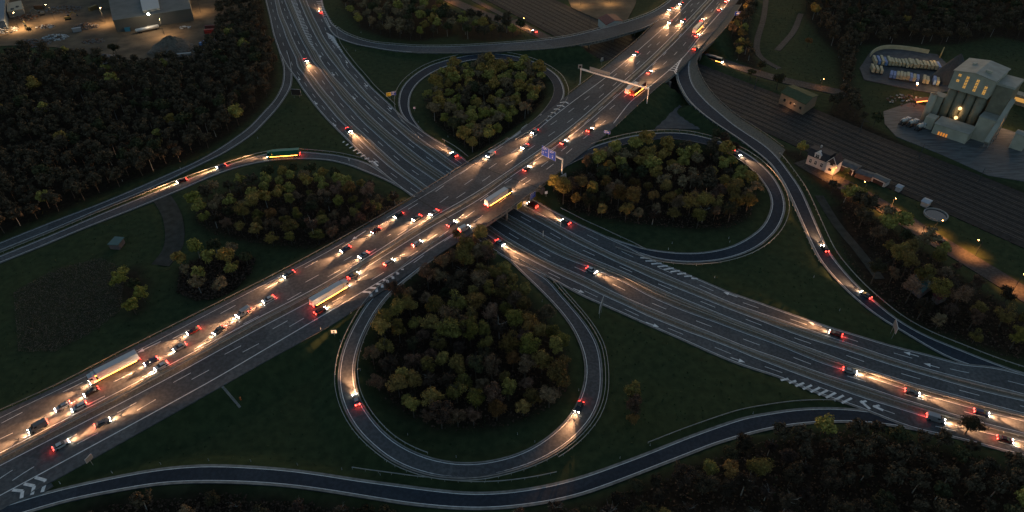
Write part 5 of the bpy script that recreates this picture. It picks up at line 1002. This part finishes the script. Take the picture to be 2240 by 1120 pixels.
def trunk_mb(rg, h, zc, pale=False):
    mb = MB(); lean = rg.uniform(-.35, .35, 2); p0 = Vector((0, 0, -.6)); pts = [p0, Vector((lean[0] * .4, lean[1] * .4, h * .35)), Vector((lean[0], lean[1], h * .62)), Vector((lean[0] * 1.3, lean[1] * 1.3, h * .93))]; rr = [.26, .19, .13, .04]
    for i in range(3): mb.tube(pts[i], pts[i + 1], rr[i], rr[i + 1], 7)
    for k in range(7):
        t = rg.uniform(.35, .85); a = rg.uniform(0, 6.28); b = pts[1].lerp(pts[3], (t - .35) / .5 * .8); ln = h * rg.uniform(.16, .30); e = b + Vector((math.cos(a) * ln, math.sin(a) * ln, ln * rg.uniform(.5, 1.1))); mb.tube(b, e, .08, .025, 5)
        e2 = e + Vector((math.cos(a + .8) * ln * .5, math.sin(a + .8) * ln * .5, ln * .4)); mb.tube(b.lerp(e, .6), e2, .04, .015, 4)
    return mb
PROTO = {}
for ki, kd in enumerate(('olive', 'yellow', 'orange', 'brown', 'dark', 'russet')):
    PROTO[kd] = []
    for v in range(5):
        rg = np.random.default_rng(100 * ki + v); h = rg.uniform(9.5, 13); rad = rg.uniform(3.4, 4.6) * (.92 if kd == 'brown' else 1); hg = h * rg.uniform(.62, .75); zc = h - hg / 2
        V = crown_np(rg, rad, hg, zc, int(rg.integers(15, 23)), 150 if kd not in ('brown', 'russet') else 190, .47 if kd != 'brown' else .50, kd in ('brown', 'russet'))
        tm = trunk_mb(rg, h, zc); te = tm.build('trunk', M_PALEBARK if kd == 'brown' and v < 2 else M_BARK); tmesh = te.data; bpy.data.objects.remove(te)
        PROTO[kd].append((np_mesh('crown', V, LM[kd]), tmesh, h, rad))
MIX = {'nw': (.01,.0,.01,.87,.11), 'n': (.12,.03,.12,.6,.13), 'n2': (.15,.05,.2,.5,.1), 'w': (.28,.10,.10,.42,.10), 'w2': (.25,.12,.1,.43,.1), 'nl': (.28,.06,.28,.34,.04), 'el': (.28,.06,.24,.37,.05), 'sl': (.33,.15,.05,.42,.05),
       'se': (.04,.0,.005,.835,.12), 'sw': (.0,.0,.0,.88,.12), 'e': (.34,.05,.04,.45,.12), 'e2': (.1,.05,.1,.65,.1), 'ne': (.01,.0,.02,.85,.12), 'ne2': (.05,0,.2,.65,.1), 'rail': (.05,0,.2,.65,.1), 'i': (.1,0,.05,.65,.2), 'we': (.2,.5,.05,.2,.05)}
PLACE = {'nw': 'in the big dark wood at the upper left', 'n': 'in the wood at the top between ramp and street', 'n2': 'in the small wood above the top ramp', 'w': 'in the oval wood left of the bridge', 'w2': 'in the small grove between left wood and motorway', 'nl': 'in the wood inside the top loop',
         'el': 'in the wood inside the right loop', 'sl': 'in the wood inside the bottom loop', 'se': 'in the dark wood at the bottom right', 'sw': 'in the belt of trees along the bottom edge', 'e': 'in the wood right of the long ramp', 'e2': 'beside the street in front of the villa', 'ne': 'in the dark wood at the upper right', 'ne2': 'on the bank right of the upper motorway', 'rail': 'between the tracks and the curved ramp', 'i': 'between the tracks and the concrete plant', 'we': 'in the short row beside the scrub field'}
SP = {'nw': 5.9, 'n': 6.8, 'n2': 6.8, 'ne': 6.8, 'se': 5.4, 'e': 6.8, 'sl': 4.9, 'el': 5.4, 'nl': 5.4, 'w': 5.5}
cands = []
for k, P in WP.items():
    if k == 'scrub': continue
    xs = [p[0] for p in P]; ys = [p[1] for p in P]; sp = SP.get(k, 6.5); rg = np.random.default_rng(hash(k) % 1000 if False else sum(map(ord, k))); pts = []
    nt_ = int((max(xs) - min(xs)) * (max(ys) - min(ys)) / sp ** 2 * 6)
    X = rg.uniform(min(xs), max(xs), nt_); Y = rg.uniform(min(ys), max(ys), nt_); cell = {}
    for x, y in zip(X, Y):
        if not inpoly(x, y, P) or road_dist(x, y) < 4.4 or (x - cA.x) ** 2 + (y - cA.y) ** 2 < 120: continue
        c = (int(x // sp), int(y // sp))
        if any((x - a) ** 2 + (y - b) ** 2 < sp * sp for i in (-1, 0, 1) for j in (-1, 0, 1) for a, b in cell.get((c[0] + i, c[1] + j), ())): continue
        px, py = proj((x, y, 5))
        if not (-60 < px < 2300 and -60 < py < 1200): continue
        if k in ('ne', 'i', 'e2', 'rail') and any(abs(px - a) < w_ and abs(py - b) < h_ for a, b, w_, h_ in ((1985, 160, 120, 60), (2120, 250, 150, 120), (1850, 370, 100, 35), (1748, 210, 52, 40))): continue
        cell.setdefault(c, []).append((x, y)); kd = rg.choice(['olive', 'yellow', 'orange', 'brown', 'dark'], p=np.array(MIX[k]) / sum(MIX[k]))
        if kd == 'brown' and k in ('sl', 'el', 'nl', 'w', 'e', 'w2', 'n', 'sw') and rg.random() < .6: kd = 'russet'
        cands.append((math.hypot(x, y), x, y, k, str(kd), rg.uniform(.72, 1.15) * (.8 if k in ('w2', 'we', 'i', 'sw', 'w', 'se') else 1)))
for (px, py, kd, sc) in ((1380,908,'russet',1.0),(1378,880,'olive',.8),(1382,930,'orange',.5),(540,578,'yellow',.5),(520,592,'yellow',.45),(258,125,'dark',.9),(250,120,'dark',.8),(1845,395,'olive',.6),(1860,420,'olive',.6),(1662,158,'dark',.8),(1640,176,'dark',.75),(1698,196,'dark',.9),(1000,556,'brown',.6),(1040,562,'russet',.6),(2110,950,'dark',.9),(435,450,'yellow',.5),(1955,140,'orange',.01),(1820,85,'orange',.8),(1765,105,'orange',.7),(1575,338,'brown',.8),(1600,352,'brown',.9),(1560,330,'dark',.8),(170,878,'brown',.01)):
    if sc > .02:
        P = gp(px, py, 0); cands.append((math.hypot(P.x, P.y), P.x, P.y, 'lone', kd, sc))
PLACE['lone'] = 'standing apart from the larger woods'
cands.sort(key=lambda c: (c[3] != 'lone', c[0] / (1.0 if c[3] not in ('sl', 'el', 'nl', 'w', 'e') else 1.9)))
print('trees', len(cands), {k: sum(c[3] == k for c in cands) for k in PLACE})
solo, mass = cands[:300], cands[300:]
for (_, x, y, k, kd, sc) in solo:
    cm, tm, h, rad = PROTO[kd][random.randrange(5)]; z = gz(x, y)
    r = empty('deciduous_tree', (x, y, z), random.uniform(0, 6.28)); s_ = sc * random.uniform(.92, 1.05); r.scale = (s_, s_, s_ * random.uniform(.85, 1.1))
    tag(r, '%s tree %s' % (WORD[kd], PLACE[k]), 'tree', '%s trees %s' % (WORD[kd], PLACE[k]))
    c = bpy.data.objects.new('crown', cm); COL.objects.link(c); c.parent = r; t = bpy.data.objects.new('trunk', tm); COL.objects.link(t); t.parent = r
# the far woods, which read as one mass
far = {kd: [crown_np(np.random.default_rng(900 + 7 * i + v), 4.1, 7.6, 7.4, 17, 75, .85, kd in ('brown', 'russet')) for v in range(4)] for i, kd in enumerate(LM)}
VV = []; MI = []; kinds = list(LM)
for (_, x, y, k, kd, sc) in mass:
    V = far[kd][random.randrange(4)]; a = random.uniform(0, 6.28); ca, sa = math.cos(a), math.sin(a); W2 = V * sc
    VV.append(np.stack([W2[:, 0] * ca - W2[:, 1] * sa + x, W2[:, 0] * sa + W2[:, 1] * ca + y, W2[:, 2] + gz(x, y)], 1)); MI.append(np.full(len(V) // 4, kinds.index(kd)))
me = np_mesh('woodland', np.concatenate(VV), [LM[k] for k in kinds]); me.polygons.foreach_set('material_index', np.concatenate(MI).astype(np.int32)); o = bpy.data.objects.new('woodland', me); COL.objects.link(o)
tag(o, 'dark brown mass of far autumn woods at the edges of the picture', 'woodland', kind='stuff')
tb_ = MB(); rg = np.random.default_rng(5)
for (_, x, y, k, kd, sc) in mass:
    z = gz(x, y); tb_.tube((x, y, z - .5), (x + rg.uniform(-.5, .5), y + rg.uniform(-.5, .5), z + 9.5 * sc), .2, .06, 5, 1 if rg.random() < .2 else 0)
o = tb_.build('woodland_trunks', [M_BARK, M_PALEBARK]); tag(o, 'thin trunks and bare stems in the far autumn woods', 'woodland', kind='stuff')
# undergrowth, scrub field and rough grass tufts
def tufts(name, label, polys, n, size, m, hz=(.2, 1.2), seed=3):
    rg = np.random.default_rng(seed); out = []
    for P in polys:
        xs = [p[0] for p in P]; ys = [p[1] for p in P]; X = rg.uniform(min(xs), max(xs), n); Y = rg.uniform(min(ys), max(ys), n); ok = inpoly_np(X, Y, P); X, Y = X[ok], Y[ok]
        ok = np.array([road_dist(a, b) > 3 for a, b in zip(X, Y)], bool); X, Y = X[ok], Y[ok]; Z = np.array([gz(a, b) for a, b in zip(X, Y)]); H = rg.uniform(hz[0], hz[1], len(X)) 
        c = np.stack([X, Y, Z + H * .6], 1); N = rg.normal(size=c.shape); N[:, 2] = abs(N[:, 2]) + .4; N /= np.linalg.norm(N, axis=1)[:, None]; A = np.cross(N, rg.normal(size=c.shape)); A /= np.linalg.norm(A, axis=1)[:, None]; B = np.cross(N, A); s = size * rg.uniform(.5, 1.3, (len(X), 1)) / 2
        out.append(np.stack([c + A * s, c + B * s * .7, c - A * s, c - B * s * .7], 1).reshape(-1, 3))
    o = bpy.data.objects.new(name, np_mesh(name, np.concatenate(out), m)); COL.objects.link(o); tag(o, label, 'undergrowth', kind='stuff'); return o
tufts('undergrowth', 'low brown undergrowth on the floor of the woods', [WP[k] for k in ('sl', 'el', 'nl', 'w', 'w2', 'se', 'sw', 'e')], 5200, .9, LM['brown'])
tufts('scrub', 'greyish purple scrub filling the field at the left', [WP['scrub']], 26000, .34, leafmat('scrub_leaves', (.055,.038,.031), (.11,.078,.064), (.165,.118,.098)), (.1, .9), 8)
# ------------------------------------------------------------------ vehicles, at rest where the photograph has traffic, lamps on
M_HEAD = mat('headlight_lens', (1.0, .80, .58), emit=70); M_TAIL = mat('taillight_lens', (1.0, .03, .02), emit=14); M_AMB = mat('marker_lamp', (1.0, .30, .04), emit=14)
def paint(nm, c): return mat('paint_' + nm, c, .35, spec=.5)
PAINTS = {'white': (.45,.46,.47), 'silver': (.28,.29,.30), 'grey': (.10,.105,.11), 'black': (.015,.015,.017), 'dark blue': (.02,.035,.09), 'dark red': (.12,.012,.012), 'green': (.02,.16,.09)}
def car_proto(kind, colour):
    m = paint(colour.replace(' ', '_'), PAINTS[colour]); r = empty(kind)
    if kind in ('car', 'estate_car'):
        lo = [(-2.2, .32), (-2.25, .6), (-2.2, .92), (-1.95, 1.0), (.95, .98), (1.9, .84), (2.2, .66), (2.22, .35), (1.9, .25), (-1.9, .25)]
        if kind == 'estate_car': up = [(-2.05, .98), (-1.85, 1.45), (-.2, 1.5), (.35, 1.42), (1.15, .97)]
        else: up = [(-1.75, .99), (-1.15, 1.38), (-.3, 1.45), (.3, 1.38), (1.1, .97)]
        mb = MB(); mb.prism(lo, -.88, .88); n = len(mb.v)
        for v in mb.v:
            if v.z < .3 or v.z > .95: v.y *= .95
            if v.x > 1.8: v.y *= .9
        mb.v.extend([]); b0_ = len(mb.v)
        mb.box(((up[1][0] + up[-2][0]) / 2, 0, up[2][1] - .02), (abs(up[1][0] - up[-2][0]) * .96, 1.28, .06)); mb.build('body', m, r)
        mb = MB(); mb.prism(up, -.80, .80)
        for v in mb.v:
            if v.z > 1.2: v.y *= .83
        mb.build('windows', M_GLASS, r); wh_ = (1.38, -1.35); wy = .78; hx, tx, hy, hz_, tz = 2.2, -2.24, .62, .66, .78; wr = .33
    elif kind == 'van':
        mb = MB(); mb.prism([(-2.7, .35), (-2.75, 2.15), (-2.5, 2.3), (.9, 2.3), (1.75, 1.35), (2.6, 1.1), (2.72, .5), (2.5, .3)], -.97, .97)
        for v in mb.v:
            if v.z > 2: v.y *= .9
        mb.build('body', m, r); mb = MB(); mb.prism([(1.0, 2.12), (1.68, 1.38), (1.78, 1.42), (1.1, 2.2)], -.82, .82); mb.box((.6, 0, 1.75), (.8, 1.92, .5)); mb.build('windows', M_GLASS, r)
        wh_ = (1.8, -1.7); wy = .85; hx, tx, hy, hz_, tz = 2.72, -2.78, .72, .85, 1.1; wr = .36
    elif kind == 'lorry':
        mb = MB(); mb.box((6.9, 0, 1.95), (2.2, 2.45, 3.0), top=(.88, .95), shift=(-.12, 0)); mb.box((6.0, 0, 3.6), (1.4, 2.2, .5), top=(.5, .9)); mb.build('cab', m, r)
        mb = MB(); mb.box((7.93, 0, 2.5), (.14, 2.15, 1.0)); mb.box((7.2, 0, 2.5), (.9, 2.43, .8)); mb.build('windows', M_GLASS, r)
        mb = MB(); mb.box((-1.4, 0, 2.5), (13.4, 2.5, 2.75)); mb.box((-1.4, 0, 3.9), (13.2, 2.3, .08)); mb.build('trailer', m if colour != 'grey' else paint('white', PAINTS['white']), r)
        mb = MB(); mb.box((-.5, 0, .95), (14.8, .9, .35)); mb.box((-6, 0, .8), (3.6, 2.2, .3)); mb.build('chassis', M_DARKSTEEL, r)
        wh_ = (7.0, 4.4, -4.4, -5.7, -7.0); wy = 1.05; hx, tx, hy, hz_, tz = 8.0, -8.12, .95, .9, 1.1; wr = .5
    else:  # coach
        mb = MB(); mb.prism([(-6.1, .4), (-6.1, 3.1), (-5.8, 3.35), (5.6, 3.35), (6.1, 2.6), (6.15, .5)], -1.25, 1.25); mb.box((0, 0, 3.5), (3.2, 1.7, .3)); mb.build('body', m, r)
        mb = MB(); mb.box((-.1, 0, 2.35), (11.4, 2.54, 1.0)); mb.prism([(5.75, 3.2), (6.12, 2.6), (6.17, 1.4), (6.2, 1.4), (6.2, 2.65), (5.85, 3.25)], -1.1, 1.1); mb.build('windows', M_GLASS, r)
        wh_ = (3.9, -3.6); wy = 1.08; hx, tx, hy, hz_, tz = 6.18, -6.12, .95, .85, 1.2; wr = .5
    for x in wh_:
        for s in (-1, 1): mb = MB(); mb.tube((x, s * wy - .12, wr), (x, s * wy + .12, wr), wr, n=12); mb.build('wheel', M_TYRE, r)
    for s in (-1, 1):
        mb = MB(); mb.box((hx + .02, s * hy, hz_), (.12, .42, .24), top=(1, .85)); mb.build('headlight', M_HEAD, r)
        mb = MB(); mb.box((tx, s * hy * 1.05, tz), (.1, .4, .34)); mb.box((tx + .06, s * hy * 1.05, tz + .2), (.2, .36, .08)); mb.build('taillight', M_TAIL, r)
    if kind in ('lorry', 'coach'):
        for s in (-1, 1): mb = MB(); mb.box(((tx + hx) / 2, s * 1.27, 1.0), ((hx - tx) * .86, .06, .12)); mb.build('marker_lights', M_AMB, r)
    big = kind in ('lorry', 'coach')
    bm_ = spot('headlight_beam', (hx + .25, 0, hz_ + .15), r, HEADW, (1.0, .47, .21), 26, 1.0, (R(90 - 2.2), 0, R(-90)), r=.25); bm_.scale = (1.9, 1, 1)
    spot('headlight_spill', (hx + .3, 0, hz_ + .2), r, HEADW * .05, (1.0, .47, .21), 90, 1.0, (R(90 - 30), 0, R(-90)), r=.3)
    spot('taillight_glow', (tx - .45, 0, tz + .1), r, 55 if not big else 90, (1.0, .07, .04), kind='POINT', r=.3)
    return r
HEADW = 46000
VP = {}
def vehicle(kind, colour, x1, y1, x2, y2, label, t=.55, group=None):
    """stands on the road between two photo points, facing the second"""
    key = (kind, colour)
    if key not in VP: VP[key] = car_proto(kind, colour); o = VP[key]
    else: o = copy_tree(VP[key])
    a, b = hit(x1, y1), hit(x2, y2); p = a.lerp(b, t); d = b - a; o.location = (p.x, p.y, zt(p.x, p.y) + .06); o.rotation_euler = (0, -math.asin(max(-.12, min(.12, d.z / d.length))), math.atan2(d.y, d.x))
    cat = {'estate_car': 'car', 'car': 'car', 'van': 'van', 'lorry': 'lorry', 'coach': 'coach'}[kind]; tag(o, label, cat, group or ('traffic on the upper motorway' if False else None)); return o
G = {'u': 'traffic coming down the upper motorway', 'r': 'traffic going up the upper motorway', 'm': 'traffic on the lower motorway', 'l': 'traffic on ramps and loops', 's': 'traffic on the streets'}
VEH = [
 ('car','silver',1405,105,1377,132,'u','silver car with bright lamps on the shoulder side above the long gantry'),
 ('estate_car','white',1477,38,1455,60,'u','white estate car beside the striped gore at the top of the left carriageway'),
 ('car','grey',1508,34,1482,58,'u','grey car in the middle lane near the top edge, heading down'),
 ('car','black',1476,12,1458,30,'l','black car with twin bright lamps leaving for the top ramp'),
 ('car','dark red',1500,0,1480,18,'l','dark red car right behind the black car at the start of the top ramp'),
 ('estate_car','silver',1198,270,1145,307,'u','silver estate car beside the end of the top loop'),
 ('car','white',1180,300,1120,342,'u','white car in the second lane, heading down past the top loop'),
 ('van','white',1092,328,1057,352,'u','white van in the outer lane just before the bridge'),
 ('car','silver',994,439,912,492,'u','silver car by the median on the bridge over the lower motorway'),
 ('car','grey',950,455,880,500,'u','grey car in the middle lane on the bridge, one of a close group'),
 ('estate_car','black',898,457,850,487,'u','black estate car in the outer lane at the lower end of the bridge'),
 ('car','dark red',850,490,800,520,'u','dark red car behind the black estate car below the bridge'),
 ('car','dark blue',795,527,725,565,'u','dark blue car in the outer lane beside the left wood'),
 ('car','silver',850,528,750,588,'u','silver car in the inner lane above the first chevrons'),
 ('estate_car','grey',675,580,598,622,'u','grey estate car close to the left guard rail, left of centre'),
 ('car','white',622,640,560,672,'u','white car in the middle lane, upper one of a close pair'),
 ('car','black',560,675,505,700,'u','black car in the middle lane, lower one of a close pair'),
 ('van','silver',575,660,500,710,'u','silver van by the median, left of centre'),
 ('car','grey',520,695,445,750,'u','grey car by the median, following the silver van'),
 ('car','dark red',470,703,386,746,'u','dark red car near the left edge beside a white lane arrow'),
 ('car','silver',430,744,365,777,'u','silver car in the middle lane, first of two in the lower left'),
 ('estate_car','dark blue',365,777,305,807,'u','dark blue estate car in the middle lane, second of two in the lower left'),
 ('car','white',395,781,320,822,'u','white car by the median in the lower left, showing red lamps'),
 ('lorry','white',307,785,207,836,'u','white lorry in the outer lane in the lower left'),
 ('car','black',240,840,170,876,'u','black car in the middle lane near the left edge, leading'),
 ('car','silver',180,871,105,909,'u','silver car in the middle lane near the left edge, following'),
 ('estate_car','white',217,871,140,910,'u','white estate car by the median near the left edge'),
 ('van','grey',130,914,49,956,'u','grey van by the median, last before the left edge'),
 ('car','white',92,1000,170,957,'r','white car in the right carriageway near the lower left corner'),
 ('car','grey',180,950,263,910,'r','grey car ahead of the white one in the right carriageway, lower left'),
 ('car','dark red',632,722,755,652,'r','dark red car in the outer lane below the chevrons'),
 ('lorry','white',643,697,785,612,'r','large white lorry in the right carriageway below the chevrons'),
 ('estate_car','silver',815,598,880,560,'r','silver estate car passing the chevrons of the bottom loop'),
 ('car','grey',740,625,800,590,'r','grey car by the median just ahead of the large lorry'),
 ('car','white',885,552,935,522,'r','white car on the right carriageway beside the top of the bottom wood'),
 ('car','dark blue',960,510,1010,478,'r','dark blue car ahead of the white one before the bridge'),
 ('van','white',985,520,1040,490,'r','white van in the outer lane where the bottom loop joins'),
 ('lorry','grey',1040,470,1130,412,'r','lorry with a grey cab and long white trailer on the bridge'),
 ('car','black',1120,396,1178,353,'r','black car with red lamps beneath the blue gantry signs'),
 ('car','silver',1205,335,1255,297,'r','silver car just past the blue gantry signs'),
 ('car','dark red',1265,305,1310,272,'r','dark red car where the right loop leaves the motorway'),
 ('coach','white',1345,225,1410,178,'r','white coach with orange side lamps passing under the long gantry'),
 ('lorry','dark red',1362,228,1422,180,'r','dark red lorry with orange side lamps beside the coach'),
 ('car','grey',1395,180,1440,145,'r','grey car just beyond the long gantry, heading up'),
 ('car','silver',1500,100,1545,65,'r','silver car in the slow lane next to the white lorry near the top'),
 ('lorry','silver',1502,90,1545,48,'r','pale silver lorry in the middle lane near the top edge'),
 ('car','dark blue',1507,72,1557,27,'r','dark blue car by the median near the top edge'),
 ('van','dark red',1508,122,1530,98,'l','dark red van entering the curved ramp at the upper right'),
 ('car','black',1562,34,1582,14,'r','black car following the orange glow at the very top'),
 ('car','white',1580,14,1596,-4,'r','white car at the very top edge of the right carriageway'),
 ('car','silver',660,120,678,145,'m','silver car with white lamps at the top of the left main carriageway'),
 ('car','dark blue',745,270,778,300,'m','dark blue car on the left collector road above the striped area'),
 ('car','dark red',708,38,696,20,'m','dark red car on the right collector road between striped areas at the top'),
 ('estate_car','grey',1010,352,980,332,'m','grey estate car just emerging from the bridge toward the top left'),
 ('van','dark red',1183,462,1150,444,'m','dark red van under the yellow and blue hanging signs'),
 ('car','grey',1265,502,1215,477,'m','grey car on the right collector road behind the red van'),
 ('car','white',1075,520,1110,545,'m','white car on the left collector road coming out from under the bridge'),
 ('estate_car','white',1245,571,1335,612,'m','white estate car with long bright beams right of the bottom wood'),
 ('car','dark red',1880,752,1785,717,'m','dark red car on the right collector road beside a white arrow'),
 ('car','silver',1807,800,1900,826,'m','silver car by the median on the lower motorway, right of centre'),
 ('car','grey',1950,848,2030,872,'m','grey car by the median following the silver one'),
 ('estate_car','dark blue',2080,888,2200,920,'m','dark blue estate car near the right edge by the median'),
 ('van','silver',1997,905,2085,931,'m','silver van on the left collector road where the bottom ramp joins'),
 ('car','dark red',2150,952,2235,974,'m','dark red car on the collector road at the lower right edge'),
 ('car','silver',793,918,769,846,'l','silver car climbing the left side of the bottom loop'),
 ('estate_car','black',1280,865,1255,917,'l','black estate car descending the right side of the bottom loop'),
 ('car','black',1818,567,1792,530,'l','black car on the long right ramp beside the wood'),
 ('car','grey',1922,668,1870,632,'l','grey car lower on the long right ramp'),
 ('lorry','green',660,340,590,345,'l','green lorry on the left ramp above the oval wood'),
 ('car','dark blue',515,356,460,374,'l','dark blue car on the left ramp ahead of the green lorry'),
 ('car','dark red',430,388,373,406,'l','dark red car at the far left end of the lit ramp'),
 ('car','white',1600,330,1622,344,'l','white car on the right loop half hidden by the trees'),
 ('coach','grey',1536,127,1580,139,'s','grey coach with an orange side lamp leaving the underpass at the upper right'),
 ('car','black',2085,546,2035,516,'s','black car on the lamp-lit street at the right'),
 ('car','silver',1180,76,1160,66,'s','silver car on the short lit street at the top'),
]
for (kd, c, a, b, cc, d, g_, lb) in VEH: vehicle(kd, c, a, b, cc, d, lb, group=G[g_])

# ------------------------------------------------------------------ weeds along the tracks, rough grass
_rd = road_dist
def road_dist(x, y): return 99
railP = [tuple(p[:2]) for p in offset(rail_c, RW / 2)] + [tuple(p[:2]) for p in offset(rail_c, -RW / 2)[::-1]]
tufts('trackside_weeds', 'low brown weeds growing along and between the railway tracks', [[tuple(p[:2]) for p in offset(rail_c, a)] + [tuple(p[:2]) for p in offset(rail_c, b)[::-1]] for a, b in ((24, 19.5), (-19, -24), (9.6, 7.6), (-4.8, -6.6), (-14.6, -16))], 16000, .8, LM['brown'], (.1, .7), 21)
road_dist = _rd
GP = [tuple(gp(*p))[:2] for p in ((-100,1130),(2340,1130),(2300,-20),(-60,-20))]
tufts('rough_grass', 'rough tufts and weeds scattered over the dark grass', [GP], 60000, .75, leafmat('weed_leaves', (.016,.03,.012), (.034,.05,.018), (.075,.075,.03)), (.0, .3), 22)
